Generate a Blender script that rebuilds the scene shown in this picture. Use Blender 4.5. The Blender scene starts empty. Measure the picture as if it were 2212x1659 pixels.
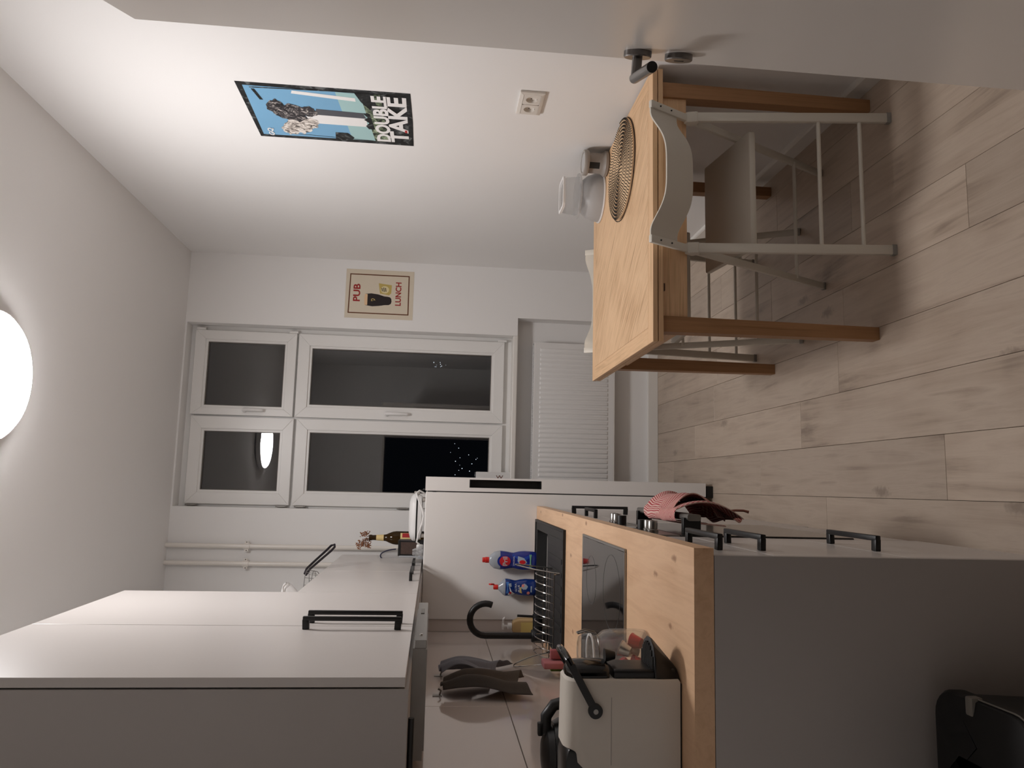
import bpy, bmesh, math, random
from mathutils import Vector, Matrix
random.seed(7)
S = bpy.context.scene
C = S.collection
PI = math.pi
sin, cos = math.sin, math.cos

# ------------------------------------------------------------------ camera
CAM_F, YAW, PITCH, ROLL, EYE = 1648.97, .1354, .0979, .0371, 1.4363
fw = Vector((sin(YAW)*cos(PITCH), cos(YAW)*cos(PITCH), -sin(PITCH)))
rt = Vector((cos(YAW), -sin(YAW), 0))
uv_ = rt.cross(fw)
r2 = rt*cos(ROLL) + uv_*sin(ROLL)
u2 = uv_*cos(ROLL) - rt*sin(ROLL)
cd = bpy.data.cameras.new('camera'); cam = bpy.data.objects.new('camera', cd); C.objects.link(cam)
cd.sensor_fit = 'HORIZONTAL'; cd.sensor_width = 36; cd.lens = 36*CAM_F/2212; cd.clip_start = .02
M = Matrix((( -u2.x, r2.x, -fw.x, 0), (-u2.y, r2.y, -fw.y, 0), (-u2.z, r2.z, -fw.z, EYE), (0, 0, 0, 1)))
cam.matrix_world = M          # the photograph lies on its side: world up is image left
S.camera = cam

# ------------------------------------------------------------------ world and exposure
w = bpy.data.worlds.new('night'); S.world = w; w.use_nodes = True
w.node_tree.nodes['Background'].inputs[0].default_value = (.35, .42, .6, 1)
w.node_tree.nodes['Background'].inputs[1].default_value = .004
S.view_settings.view_transform = 'Standard'; S.view_settings.look = 'None'
S.view_settings.exposure = 0.0; S.view_settings.gamma = 1; S.view_settings.use_curve_mapping = False
LAMP_STRENGTH = 56.5
LAMP_COLOR = (1.0, .972, .972)

# ------------------------------------------------------------------ dimensions (metres)
XR, YB, H = 1.394, 4.735, 2.972          # right wall, back wall, ceiling
KPHI = -.0092                            # the kitchen run stands half a degree off the room
XL, PX, CX, CN, CF, CZ = -.7391, -.1387, -.1246, 1.505, 3.845, .915
UX, UZ = -.4327, 1.481

# ------------------------------------------------------------------ materials
def lin(c):
    if isinstance(c, str):
        c = [int(c[i:i+2], 16)/255 for i in (1, 3, 5)]
    else:
        c = [v/255 for v in c]
    return tuple(v/12.92 if v <= .04045 else ((v+.055)/1.055)**2.4 for v in c) + (1,)
MATS = {}
def mat(name, col, rough=.5, metal=0, spec=.5, bump=0, bscale=300, var=0, vscale=3, coat=0, **kw):
    m = bpy.data.materials.new(name); m.use_nodes = True; nt = m.node_tree
    b = nt.nodes['Principled BSDF']
    b.inputs['Base Color'].default_value = lin(col); b.inputs['Roughness'].default_value = rough
    b.inputs['Metallic'].default_value = metal; b.inputs['Specular IOR Level'].default_value = spec
    b.inputs['Coat Weight'].default_value = coat
    for k, v in kw.items(): b.inputs[k.replace('_', ' ')].default_value = v
    if var or bump:
        tc = nt.nodes.new('ShaderNodeTexCoord')
    if var:
        n = nt.nodes.new('ShaderNodeTexNoise'); n.inputs['Scale'].default_value = vscale; n.inputs['Detail'].default_value = 5
        nt.links.new(tc.outputs['Object'], n.inputs['Vector'])
        mx = nt.nodes.new('ShaderNodeMix'); mx.data_type = 'RGBA'
        c = lin(col); mx.inputs[6].default_value = tuple(v*(1-var) for v in c[:3])+(1,); mx.inputs[7].default_value = tuple(min(1, v*(1+var)) for v in c[:3])+(1,)
        nt.links.new(n.outputs['Fac'], mx.inputs[0]); nt.links.new(mx.outputs[2], b.inputs['Base Color'])
    if bump:
        n2 = nt.nodes.new('ShaderNodeTexNoise'); n2.inputs['Scale'].default_value = bscale; n2.inputs['Detail'].default_value = 3
        nt.links.new(tc.outputs['Object'], n2.inputs['Vector'])
        bp = nt.nodes.new('ShaderNodeBump'); bp.inputs['Strength'].default_value = bump; bp.inputs['Distance'].default_value = .002
        nt.links.new(n2.outputs['Fac'], bp.inputs['Height']); nt.links.new(bp.outputs['Normal'], b.inputs['Normal'])
    MATS[name] = m; return m
def wood(name, stops, rot=0, along='Y', scale=(28, 1.6), rough=.45, bump=.15, rnd=True, knots=0, spec=.4):
    """long grain along one axis; stops = [(pos, colour)...]"""
    m = bpy.data.materials.new(name); m.use_nodes = True; nt = m.node_tree; L = nt.links.new
    b = nt.nodes['Principled BSDF']; b.inputs['Roughness'].default_value = rough; b.inputs['Specular IOR Level'].default_value = spec
    tc = nt.nodes.new('ShaderNodeTexCoord'); src = tc.outputs['Object']
    if rnd:
        oi = nt.nodes.new('ShaderNodeObjectInfo')
        ml = nt.nodes.new('ShaderNodeVectorMath'); ml.operation = 'SCALE'; ml.inputs[0].default_value = (17, 31, 7)
        L(oi.outputs['Random'], ml.inputs['Scale'])
        ad = nt.nodes.new('ShaderNodeVectorMath'); ad.operation = 'ADD'; L(src, ad.inputs[0]); L(ml.outputs[0], ad.inputs[1]); src = ad.outputs[0]
    mr = nt.nodes.new('ShaderNodeMapping'); mr.inputs['Rotation'].default_value = (0, 0, rot); L(src, mr.inputs['Vector'])
    mp = nt.nodes.new('ShaderNodeMapping')
    s0, s1 = scale
    mp.inputs['Scale'].default_value = {'X': (s1, s0, s0), 'Y': (s0, s1, s0), 'Z': (s0, s0, s1)}[along]
    L(mr.outputs[0], mp.inputs['Vector'])
    n = nt.nodes.new('ShaderNodeTexNoise'); n.inputs['Scale'].default_value = 1; n.inputs['Detail'].default_value = 7
    n.inputs['Roughness'].default_value = .62; n.inputs['Distortion'].default_value = .6; L(mp.outputs[0], n.inputs['Vector'])
    n2 = nt.nodes.new('ShaderNodeTexNoise'); n2.inputs['Scale'].default_value = 3.2; n2.inputs['Detail'].default_value = 4; L(mr.outputs[0], n2.inputs['Vector'])
    mx = nt.nodes.new('ShaderNodeMix'); mx.inputs[0].default_value = .38
    L(n.outputs['Fac'], mx.inputs[2]); L(n2.outputs['Fac'], mx.inputs[3])
    cr = nt.nodes.new('ShaderNodeValToRGB'); L(mx.outputs[0], cr.inputs[0])
    e = cr.color_ramp.elements
    e[0].position, e[0].color = stops[0][0], lin(stops[0][1]); e[1].position, e[1].color = stops[-1][0], lin(stops[-1][1])
    for p, c in stops[1:-1]:
        q = e.new(p); q.color = lin(c)
    out = cr.outputs[0]
    if knots:
        mk = nt.nodes.new('ShaderNodeMapping'); mk.inputs['Scale'].default_value = {'X': (.55, 1.3, 1), 'Y': (1.3, .55, 1), 'Z': (1.3, 1, .55)}[along]
        L(mr.outputs[0], mk.inputs['Vector'])
        v = nt.nodes.new('ShaderNodeTexVoronoi'); v.voronoi_dimensions = '2D'; v.inputs['Scale'].default_value = knots; L(mk.outputs[0], v.inputs['Vector'])
        nn = nt.nodes.new('ShaderNodeTexNoise'); nn.inputs['Scale'].default_value = 60; L(mr.outputs[0], nn.inputs['Vector'])
        ad2 = nt.nodes.new('ShaderNodeMath'); ad2.operation = 'MULTIPLY_ADD'; ad2.inputs[1].default_value = .07; L(nn.outputs['Fac'], ad2.inputs[0]); L(v.outputs['Distance'], ad2.inputs[2])
        kr = nt.nodes.new('ShaderNodeValToRGB'); kr.color_ramp.elements[0].position = .05; kr.color_ramp.elements[0].color = (.75, .75, .75, 1)
        kr.color_ramp.elements[1].position = .085; kr.color_ramp.elements[1].color = (0, 0, 0, 1); L(ad2.outputs[0], kr.inputs[0])
        m2 = nt.nodes.new('ShaderNodeMix'); m2.data_type = 'RGBA'; L(kr.outputs[0], m2.inputs[0]); L(out, m2.inputs[6]); m2.inputs[7].default_value = lin(stops[0][1])
        out = m2.outputs[2]
    if rnd:
        hs = nt.nodes.new('ShaderNodeHueSaturation'); mrg = nt.nodes.new('ShaderNodeMapRange'); mrg.inputs[3].default_value = .9; mrg.inputs[4].default_value = 1.1
        L(oi.outputs['Random'], mrg.inputs[0]); L(mrg.outputs[0], hs.inputs['Value']); L(out, hs.inputs['Color']); out = hs.outputs[0]
    L(out, b.inputs['Base Color'])
    bp = nt.nodes.new('ShaderNodeBump'); bp.inputs['Strength'].default_value = bump; bp.inputs['Distance'].default_value = .001
    L(n.outputs['Fac'], bp.inputs['Height']); L(bp.outputs['Normal'], b.inputs['Normal'])
    MATS[name] = m; return m
def emit(name, col, k):
    m = bpy.data.materials.new(name); m.use_nodes = True; nt = m.node_tree
    for n in list(nt.nodes): nt.nodes.remove(n)
    e = nt.nodes.new('ShaderNodeEmission'); o = nt.nodes.new('ShaderNodeOutputMaterial')
    e.inputs[0].default_value = col if len(col) == 4 else tuple(col)+(1,); e.inputs[1].default_value = k
    nt.links.new(e.outputs[0], o.inputs[0]); MATS[name] = m; return m
def thin_glass(name, tint=(1, 1, 1, 1), base=.10, rough=0, milk=0):
    """a thin pane: what it does not mirror it lets through"""
    m = bpy.data.materials.new(name); m.use_nodes = True; nt = m.node_tree
    for n in list(nt.nodes): nt.nodes.remove(n)
    o = nt.nodes.new('ShaderNodeOutputMaterial'); t = nt.nodes.new('ShaderNodeBsdfTransparent'); g = nt.nodes.new('ShaderNodeBsdfGlossy')
    t.inputs[0].default_value = tint; g.inputs['Roughness'].default_value = rough
    lw = nt.nodes.new('ShaderNodeLayerWeight'); f = nt.nodes.new('ShaderNodeMath'); f.operation = 'POWER'; f.inputs[1].default_value = 5; nt.links.new(lw.outputs['Facing'], f.inputs[0])
    a = nt.nodes.new('ShaderNodeMath'); a.operation = 'ADD'; a.use_clamp = True; a.inputs[1].default_value = base
    mx = nt.nodes.new('ShaderNodeMixShader'); L = nt.links.new
    L(f.outputs[0], a.inputs[0]); L(a.outputs[0], mx.inputs[0]); L(g.outputs[0], mx.inputs[2])
    if milk:
        df = nt.nodes.new('ShaderNodeBsdfTranslucent'); d2 = nt.nodes.new('ShaderNodeBsdfDiffuse'); m3 = nt.nodes.new('ShaderNodeMixShader'); m4 = nt.nodes.new('ShaderNodeMixShader'); m4.inputs[0].default_value = milk
        L(df.outputs[0], m3.inputs[1]); L(d2.outputs[0], m3.inputs[2]); L(t.outputs[0], m4.inputs[1]); L(m3.outputs[0], m4.inputs[2]); L(m4.outputs[0], mx.inputs[1])
    else:
        L(t.outputs[0], mx.inputs[1])
    L(mx.outputs[0], o.inputs[0])
    MATS[name] = m; return m

mat('paint', (241, 239, 237), .75, bump=.08, bscale=220)
mat('ceiling_paint', (243, 241, 239), .8, bump=.06, bscale=200)
mat('white_trim', (234, 230, 224), .4)
mat('pvc', (238, 236, 233), .32)
mat('gasket', (120, 114, 108), .6)
mat('pipe_white', (236, 230, 222), .25)
mat('radiator_white', (230, 228, 226), .35)
mat('door_white', (222, 215, 208), .28)
mat('steel', (150, 148, 145), .28, metal=1)
mat('brushed', (150, 147, 143), .38, metal=1, var=.15, vscale=20)
mat('chrome', (205, 203, 200), .12, metal=1)
mat('handle_steel', (120, 117, 115), .3, metal=1)
mat('black_matte', (16, 16, 17), .42)
mat('black_gloss', (9, 9, 10), .12)
mat('black_satin', (20, 20, 20), .3)
mat('rubber_dark', (48, 47, 46), .5)
mat('black_rubber', (14, 13, 13), .7)
mat('granite', (26, 26, 27), .55, bump=.3, bscale=900)
mat('grey_front', (203, 197, 193), .3, var=.02, vscale=4)
mat('grey_side', (176, 170, 166), .45)
mat('fridge_white', (236, 232, 228), .3)
mat('fridge_gap', (60, 58, 57), .6)
mat('tile', (212, 202, 196), .1, coat=.4)
mat('grout', (120, 112, 106), .8)
mat('hob_glass', (13, 13, 14), .04, spec=.8)
mat('hob_print', (70, 70, 70), .25)
mat('chair_white', (214, 208, 196), .42)
mat('rubber_grey', (150, 146, 140), .7)
mat('socket_white', (224, 217, 208), .3)
mat('dark_hole', (10, 9, 9), .6)
mat('coffee_white', (212, 204, 193), .38, bump=.05, bscale=600)
mat('ceramic_grey', (176, 174, 173), .35)
mat('jar_grey', (148, 140, 133), .5)
mat('chalk', (34, 33, 33), .6)
mat('lid_grey', (160, 153, 146), .5)
mat('white_plastic', (232, 230, 228), .35)
mat('plastic_translucent', (222, 222, 222), .2, Transmission_Weight=.72, IOR=1.2)
mat('seagrass', (222, 190, 152), .75, bump=.6, bscale=260, var=.2, vscale=70)
mat('stitch', (22, 18, 17), .8)
mat('cloth_blue', (118, 121, 130), .95, bump=.4, bscale=500, var=.1, vscale=14)
mat('cloth_dark', (80, 74, 69), .95, bump=.4, bscale=500, var=.12, vscale=14)
mat('bottle_blue', (24, 42, 130), .18, coat=.5)
mat('bottle_navy', (20, 50, 120), .18, coat=.5)
mat('bottle_light', (70, 120, 190), .25)
mat('bottle_clear', (190, 196, 205), .12, Transmission_Weight=.35)
mat('cap_red', (205, 42, 34), .3)
mat('label_blue', (28, 66, 160), .3)
mat('label_red', (204, 36, 44), .3)
mat('label_white', (235, 235, 236), .35)
mat('label_grey', (160, 172, 184), .35)
mat('label_green', (110, 160, 130), .35)
mat('label_gold', (206, 180, 108), .35)
mat('label_pink', (226, 140, 130), .35)
mat('soap_amber', (202, 168, 116), .25, Transmission_Weight=.3)
mat('sponge_pink', (160, 98, 102), .9, bump=.5, bscale=400)
mat('sponge_red', (140, 74, 78), .9)
mat('sponge_green', (110, 140, 60), .9)
mat('red_foil', (190, 22, 34), .25, metal=.7)
mat('silver_foil', (200, 198, 196), .3, metal=1)
mat('wine_glass', (66, 44, 12), .06, Transmission_Weight=.55, IOR=1.3)
mat('wine_dark', (24, 17, 8), .15)
mat('wine_label', (226, 200, 140), .5)
mat('wine_red', (170, 30, 34), .5)
mat('dried', (150, 100, 70), .9, var=.3, vscale=60)
mat('stem', (120, 84, 62), .9)
mat('cord_pink', (150, 98, 84), .9)
mat('navy', (30, 28, 60), .5)
mat('loop_black', (26, 18, 30), .45)
mat('paper_cream', (222, 210, 190), .8)
mat('ink_brown', (104, 60, 34), .8)
mat('ink_red', (158, 38, 36), .8)
mat('stout', (34, 24, 24), .7)
mat('foam', (232, 196, 156), .7)
mat('packet', (196, 172, 96), .6)
mat('packet_light', (226, 212, 164), .6)
mat('poster_sky', (126, 178, 214), .38, var=.06, vscale=4)
mat('poster_haze', (170, 205, 205), .38)
mat('poster_white', (244, 242, 240), .38)
mat('poster_grey', (84, 86, 92), .38)
mat('poster_red', (190, 50, 50), .38)
mat('box_grey', (170, 172, 176), .5)
mat('box_brown', (70, 52, 44), .6, var=.5, vscale=80)
mat('bin_black', (9, 9, 9), .5)
mat('bin_grey', (120, 115, 108), .4)
mat('table_pin', (84, 56, 34), .6)
mat('underlay', (60, 52, 46), .9)
wood('oak_panel', [(.33, '#90704f'), (.43, '#cba57e'), (.55, '#e3bf98'), (.66, '#cca27a')], rot=math.radians(-40), along='Y', scale=(150, 5), rough=.5, bump=.5, rnd=False)
wood('oak_x', [(.33, '#b08a62'), (.5, '#e0ba92'), (.66, '#cfa57c')], along='X', scale=(90, 2.0), rough=.5, bump=.25, rnd=False)
wood('oak_y', [(.33, '#b08a62'), (.5, '#e0ba92'), (.66, '#cfa57c')], along='Y', scale=(90, 2.0), rough=.5, bump=.25, rnd=False)
wood('oak_leg', [(.33, '#86613f'), (.5, '#a67c56'), (.66, '#976d49')], along='Z', scale=(60, 1.4), rough=.5, bump=.15)
wood('worktop_oak', [(.26, '#8a5c3e'), (.38, '#d3aa85'), (.55, '#e2bb96'), (.74, '#d6ab87')], along='Y', scale=(44, 3.0), rough=.42, bump=.1, rnd=False, knots=4.2)
wood('laminate', [(.31, '#8d7d6f'), (.43, '#b3a190'), (.55, '#c0af9e'), (.68, '#a99787')], along='Y', scale=(26, 1.8), rough=.38, bump=.12, knots=1.7)
def mottle(name, stops, scale, rough=.4):
    m = bpy.data.materials.new(name); m.use_nodes = True; nt = m.node_tree; b = nt.nodes['Principled BSDF']; b.inputs['Roughness'].default_value = rough
    tc = nt.nodes.new('ShaderNodeTexCoord'); n = nt.nodes.new('ShaderNodeTexNoise'); n.inputs['Scale'].default_value = scale; n.inputs['Detail'].default_value = 4; n.inputs['Distortion'].default_value = 1.2
    cr = nt.nodes.new('ShaderNodeValToRGB'); e = cr.color_ramp.elements
    e[0].position, e[0].color = stops[0][0], lin(stops[0][1]); e[1].position, e[1].color = stops[-1][0], lin(stops[-1][1])
    for p, c in stops[1:-1]: e.new(p).color = lin(c)
    nt.links.new(tc.outputs['Object'], n.inputs['Vector']); nt.links.new(n.outputs['Fac'], cr.inputs[0]); nt.links.new(cr.outputs[0], b.inputs['Base Color']); MATS[name] = m
mottle('poster_smoke', [(.36, '#1c1b1e'), (.5, '#3e3b3e'), (.6, '#8d8784'), (.66, '#d8d0c8')], 55)
mottle('poster_cloud', [(.34, '#3c3836'), (.45, '#b5aba2'), (.6, '#efe8e0')], 48)
mottle('poster_ground', [(.38, '#20241f'), (.5, '#5d6b55'), (.62, '#a9b69a')], 40)
mottle('poster_black', [(.40, '#0e0f10'), (.55, '#25282a'), (.70, '#6d7070')], 30)
thin_glass('window_glass', base=.09)
thin_glass('jar_glass', (.98, .985, .98, 1), base=.045, milk=.05)
thin_glass('clear_plastic', (.97, .97, .97, 1), base=.04, rough=.08, milk=.28)

# towel: red and white checks on the cloth's own UVs
def towel_mat():
    m = bpy.data.materials.new('towel'); m.use_nodes = True; nt = m.node_tree; L = nt.links.new
    b = nt.nodes['Principled BSDF']; b.inputs['Roughness'].default_value = .95
    uvn = nt.nodes.new('ShaderNodeTexCoord')
    mp = nt.nodes.new('ShaderNodeMapping'); mp.inputs['Scale'].default_value = (46, 46, 1); L(uvn.outputs['UV'], mp.inputs[0])
    ck = nt.nodes.new('ShaderNodeTexChecker'); ck.inputs['Scale'].default_value = 1; L(mp.outputs[0], ck.inputs[0])
    ck.inputs[1].default_value = lin('#aa3a44'); ck.inputs[2].default_value = lin('#d6b6aa')
    mp2 = nt.nodes.new('ShaderNodeMapping'); mp2.inputs['Scale'].default_value = (7, 7, 1); L(uvn.outputs['UV'], mp2.inputs[0])
    wv = nt.nodes.new('ShaderNodeTexWave'); wv.inputs['Scale'].default_value = 2.2; wv.bands_direction = 'Y'; L(mp2.outputs[0], wv.inputs[0])
    cr = nt.nodes.new('ShaderNodeValToRGB'); cr.color_ramp.interpolation = 'CONSTANT'
    cr.color_ramp.elements[0].color = lin('#a63a44'); cr.color_ramp.elements[1].position = .5; cr.color_ramp.elements[1].color = lin('#d6b8ac'); L(wv.outputs['Fac'], cr.inputs[0])
    sx = nt.nodes.new('ShaderNodeSeparateXYZ'); L(uvn.outputs['UV'], sx.inputs[0])
    gt = nt.nodes.new('ShaderNodeMath'); gt.operation = 'GREATER_THAN'; gt.inputs[1].default_value = .55; L(sx.outputs[0], gt.inputs[0])
    mx = nt.nodes.new('ShaderNodeMix'); mx.data_type = 'RGBA'; L(gt.outputs[0], mx.inputs[0]); L(ck.outputs[0], mx.inputs[6]); L(cr.outputs[0], mx.inputs[7])
    L(mx.outputs[2], b.inputs['Base Color']); MATS['towel'] = m
towel_mat()
emit('lamp_glow', LAMP_COLOR, LAMP_STRENGTH)
emit('far_light', (.75, .86, 1), 1.6)

# ------------------------------------------------------------------ mesh builder
class MB:
    def __init__(self): self.v = []; self.f = []; self.uv = {}
    def add(self, vs, fs, uvs=None):
        o = len(self.v); self.v += [tuple(p) for p in vs]
        for i, f in enumerate(fs):
            self.f.append(tuple(o+k for k in f))
            if uvs: self.uv[len(self.f)-1] = uvs[i]
        return self
    def box(self, x0, x1, y0, y1, z0, z1):
        x0, x1 = min(x0, x1), max(x0, x1); y0, y1 = min(y0, y1), max(y0, y1); z0, z1 = min(z0, z1), max(z0, z1)
        return self.add([(x0, y0, z0), (x1, y0, z0), (x1, y1, z0), (x0, y1, z0), (x0, y0, z1), (x1, y0, z1), (x1, y1, z1), (x0, y1, z1)],
                        [(0, 3, 2, 1), (4, 5, 6, 7), (0, 1, 5, 4), (1, 2, 6, 5), (2, 3, 7, 6), (3, 0, 4, 7)])
    def hexa(self, lo, hi):
        """lo, hi: four points each, same turning sense"""
        return self.add(list(lo)+list(hi), [(3, 2, 1, 0), (4, 5, 6, 7), (0, 1, 5, 4), (1, 2, 6, 5), (2, 3, 7, 6), (3, 0, 4, 7)])
    def bar(self, a, b, w, d, side=(1, 0, 0)):
        """rectangular bar from a to b; w along side, d across"""
        a, b, s = Vector(a), Vector(b), Vector(side)
        t = (b-a).normalized(); n = t.cross(s).normalized(); s = n.cross(t).normalized()
        q = [s*(-w/2)+n*(-d/2), s*(w/2)+n*(-d/2), s*(w/2)+n*(d/2), s*(-w/2)+n*(d/2)]
        return self.hexa([a+k for k in q], [b+k for k in q])
    def tube(self, path, r, n=10, closed=False, caps=True):
        P = [Vector(p) for p in path]; m = len(P); R = r if isinstance(r, (list, tuple)) else [r]*m
        T = []
        for i in range(m):
            a = P[(i-1) % m] if (closed or i > 0) else P[i]; b = P[(i+1) % m] if (closed or i < m-1) else P[i]
            T.append((b-a).normalized())
        up = Vector((0, 0, 1)) if abs(T[0].z) < .9 else Vector((1, 0, 0))
        N = (up - T[0]*up.dot(T[0])).normalized(); vs = []
        for i in range(m):
            N = (N - T[i]*N.dot(T[i])).normalized(); B = T[i].cross(N)
            for k in range(n):
                a = 2*PI*k/n; vs.append(P[i] + (N*cos(a) + B*sin(a))*R[i])
        fs = []
        for i in range(m if closed else m-1):
            j = (i+1) % m
            for k in range(n): fs.append((i*n+k, i*n+(k+1) % n, j*n+(k+1) % n, j*n+k))
        if caps and not closed: fs += [tuple(range(n-1, -1, -1)), tuple((m-1)*n+k for k in range(n))]
        return self.add(vs, fs)
    def lathe(self, prof, c=(0, 0, 0), axis='Z', n=32, a0=0, a1=2*PI, sx=1, sy=1, ring=False):
        """prof: (radius, height) pairs"""
        full = abs(a1-a0-2*PI) < 1e-6; m = n if full else n+1; vs = []
        for r, z in prof:
            for k in range(m):
                a = a0+(a1-a0)*k/n; x, y = r*cos(a)*sx, r*sin(a)*sy
                p = {'Z': (x, y, z), 'X': (z, x, y), 'Y': (x, z, -y)}[axis]
                vs.append((c[0]+p[0], c[1]+p[1], c[2]+p[2]))
        fs = []
        for i in range(len(prof)-1):
            for k in range(n): fs.append((i*m+k, i*m+(k+1) % m, (i+1)*m+(k+1) % m, (i+1)*m+k))
        if ring:
            i = len(prof)-1
            for k in range(n): fs.append((i*m+k, i*m+(k+1) % m, (k+1) % m, k))
        elif full:
            if prof[0][0] > 1e-6: fs.append(tuple(range(m-1, -1, -1)))
            if prof[-1][0] > 1e-6: fs.append(tuple((len(prof)-1)*m+k for k in range(m)))
        return self.add(vs, fs)
    def loft(self, rings, caps=True):
        n = len(rings[0]); vs = [p for r in rings for p in r]; fs = []
        for i in range(len(rings)-1):
            for k in range(n): fs.append((i*n+k, i*n+(k+1) % n, (i+1)*n+(k+1) % n, (i+1)*n+k))
        if caps: fs += [tuple(range(n-1, -1, -1)), tuple((len(rings)-1)*n+k for k in range(n))]
        return self.add(vs, fs)
    def prism(self, poly, d, ax='Z', at=0):
        """poly in the plane across ax, thickness d"""
        n = len(poly)
        def P(u, v, h): return {'Z': (u, v, h), 'X': (h, u, v), 'Y': (u, h, v)}[ax]
        vs = [P(u, v, at) for u, v in poly]+[P(u, v, at+d) for u, v in poly]
        fs = [tuple(range(n-1, -1, -1)), tuple(range(n, 2*n))]+[(k, (k+1) % n, n+(k+1) % n, n+k) for k in range(n)]
        return self.add(vs, fs)
    def grid(self, fn, nu, nv):
        vs = [fn(i/nu, j/nv) for j in range(nv+1) for i in range(nu+1)]; fs = []; uv = []
        for j in range(nv):
            for i in range(nu):
                a = j*(nu+1)+i; fs.append((a, a+1, a+nu+2, a+nu+1))
                uv.append([(i/nu, j/nv), ((i+1)/nu, j/nv), ((i+1)/nu, (j+1)/nv), (i/nu, (j+1)/nv)])
        return self.add(vs, fs, uv)
    def ico(self, c, r, sub=1):
        b = bmesh.new(); bmesh.ops.create_icosphere(b, subdivisions=sub, radius=r)
        self.add([(v.co.x+c[0], v.co.y+c[1], v.co.z+c[2]) for v in b.verts], [tuple(v.index for v in f.verts) for f in b.faces]); b.free(); return self
def rrect(x0, x1, y0, y1, r, n=5):
    out = []
    for cx, cy, a in ((x1-r, y1-r, 0), (x0+r, y1-r, PI/2), (x0+r, y0+r, PI), (x1-r, y0+r, 1.5*PI)):
        for k in range(n+1): out.append((cx+r*cos(a+PI/2*k/n), cy+r*sin(a+PI/2*k/n)))
    return out
def ell(cx, cy, rx, ry, n=28): return [(cx+rx*cos(2*PI*k/n), cy+ry*sin(2*PI*k/n)) for k in range(n)]

BASE = {}
def rk(p):
    c, s = cos(KPHI), sin(KPHI); return Vector((c*p[0]-s*p[1], s*p[0]+c*p[1], p[2]))
def mesh_from(mb, base, m, smooth=35, bevel=0, seg=2):
    me = bpy.data.meshes.new('mesh')
    me.from_pydata([(p[0]-base[0], p[1]-base[1], p[2]-base[2]) for p in mb.v], [], mb.f)
    b = bmesh.new(); b.from_mesh(me)
    if mb.uv:
        ul = b.loops.layers.uv.new('UVMap'); b.faces.ensure_lookup_table()
        for i, q in mb.uv.items():
            for l, t in zip(b.faces[i].loops, q): l[ul].uv = t
    bmesh.ops.recalc_face_normals(b, faces=b.faces[:])
    if bevel:
        es = [e for e in b.edges if len(e.link_faces) == 2 and e.calc_face_angle(0) > .6]
        bmesh.ops.bevel(b, geom=es, offset=bevel, segments=seg, affect='EDGES', profile=.5, clamp_overlap=True)
    b.to_mesh(me); b.free()
    if smooth:
        me.polygons.foreach_set('use_smooth', [True]*len(me.polygons)); me.set_sharp_from_angle(angle=math.radians(smooth))
    me.materials.append(MATS[m]); me.update(); return me
def tag(o, label=None, cat=None, group=None, kind=None):
    for k, v in (('label', label), ('category', cat), ('group', group), ('kind', kind)):
        if v: o[k] = v
    return o
def thing(name, label, cat, base, k=False, group=None, kind=None, rz=0):
    o = bpy.data.objects.new(name, None); C.objects.link(o); o.empty_display_size = .05
    o.location = rk(base) if k else Vector(base); o.rotation_euler = (0, 0, (KPHI if k else 0)+rz)
    BASE[o.name] = Vector(base); return tag(o, label, cat, group, kind)
def part(name, mb, m, parent, label=None, kind=None, **kw):
    base = BASE[parent.name]; o = bpy.data.objects.new(name, mesh_from(mb, base, m, **kw)); C.objects.link(o)
    o.parent = parent; BASE[o.name] = base
    return tag(o, label, None, None, kind)
def solo(name, mb, m, label=None, cat=None, base=(0, 0, 0), k=False, group=None, kind=None, **kw):
    o = bpy.data.objects.new(name, mesh_from(mb, base, m, **kw)); C.objects.link(o)
    o.location = rk(base) if k else Vector(base); o.rotation_euler = (0, 0, KPHI if k else 0)
    BASE[o.name] = Vector(base); return tag(o, label, cat, group, kind)
def copy_tree(o, parent=None):
    c = o.copy(); C.objects.link(c); c.parent = parent; BASE[c.name] = BASE[o.name]
    for ch in list(o.children): copy_tree(ch, c)
    return c
def text_mb(s, size, depth=.0004, fat=0.0, w=None, spacing=1.0):
    """text as a mesh in its own XY plane, centred; w stretches it to that width"""
    cu = bpy.data.curves.new('t', 'FONT'); cu.body = s; cu.size = size; cu.extrude = depth/2; cu.offset = fat; cu.resolution_u = 3
    cu.space_character = spacing; cu.align_x = 'CENTER'; cu.align_y = 'CENTER'
    o = bpy.data.objects.new('t', cu); C.objects.link(o); bpy.context.view_layer.update()
    me = bpy.data.meshes.new_from_object(o.evaluated_get(bpy.context.evaluated_depsgraph_get()))
    mb = MB(); vs = [tuple(v.co) for v in me.vertices]
    x0, x1 = min(v[0] for v in vs), max(v[0] for v in vs); y0, y1 = min(v[1] for v in vs), max(v[1] for v in vs)
    sx = w/(x1-x0) if w else 1
    mb.add([((v[0]-(x0+x1)/2)*sx, v[1]-(y0+y1)/2, v[2]) for v in vs], [tuple(p.vertices) for p in me.polygons])
    bpy.data.objects.remove(o); bpy.data.curves.remove(cu); bpy.data.meshes.remove(me)
    mb.h = y1-y0; return mb
def place(mb, o, right, up):
    """carry a flat mesh into a plane of the place"""
    o, r, u = Vector(o), Vector(right), Vector(up); n = r.cross(u)
    q = MB(); q.f = mb.f; q.uv = mb.uv; q.v = [tuple(o+r*v[0]+u*v[1]+n*v[2]) for v in mb.v]; return q
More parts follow.
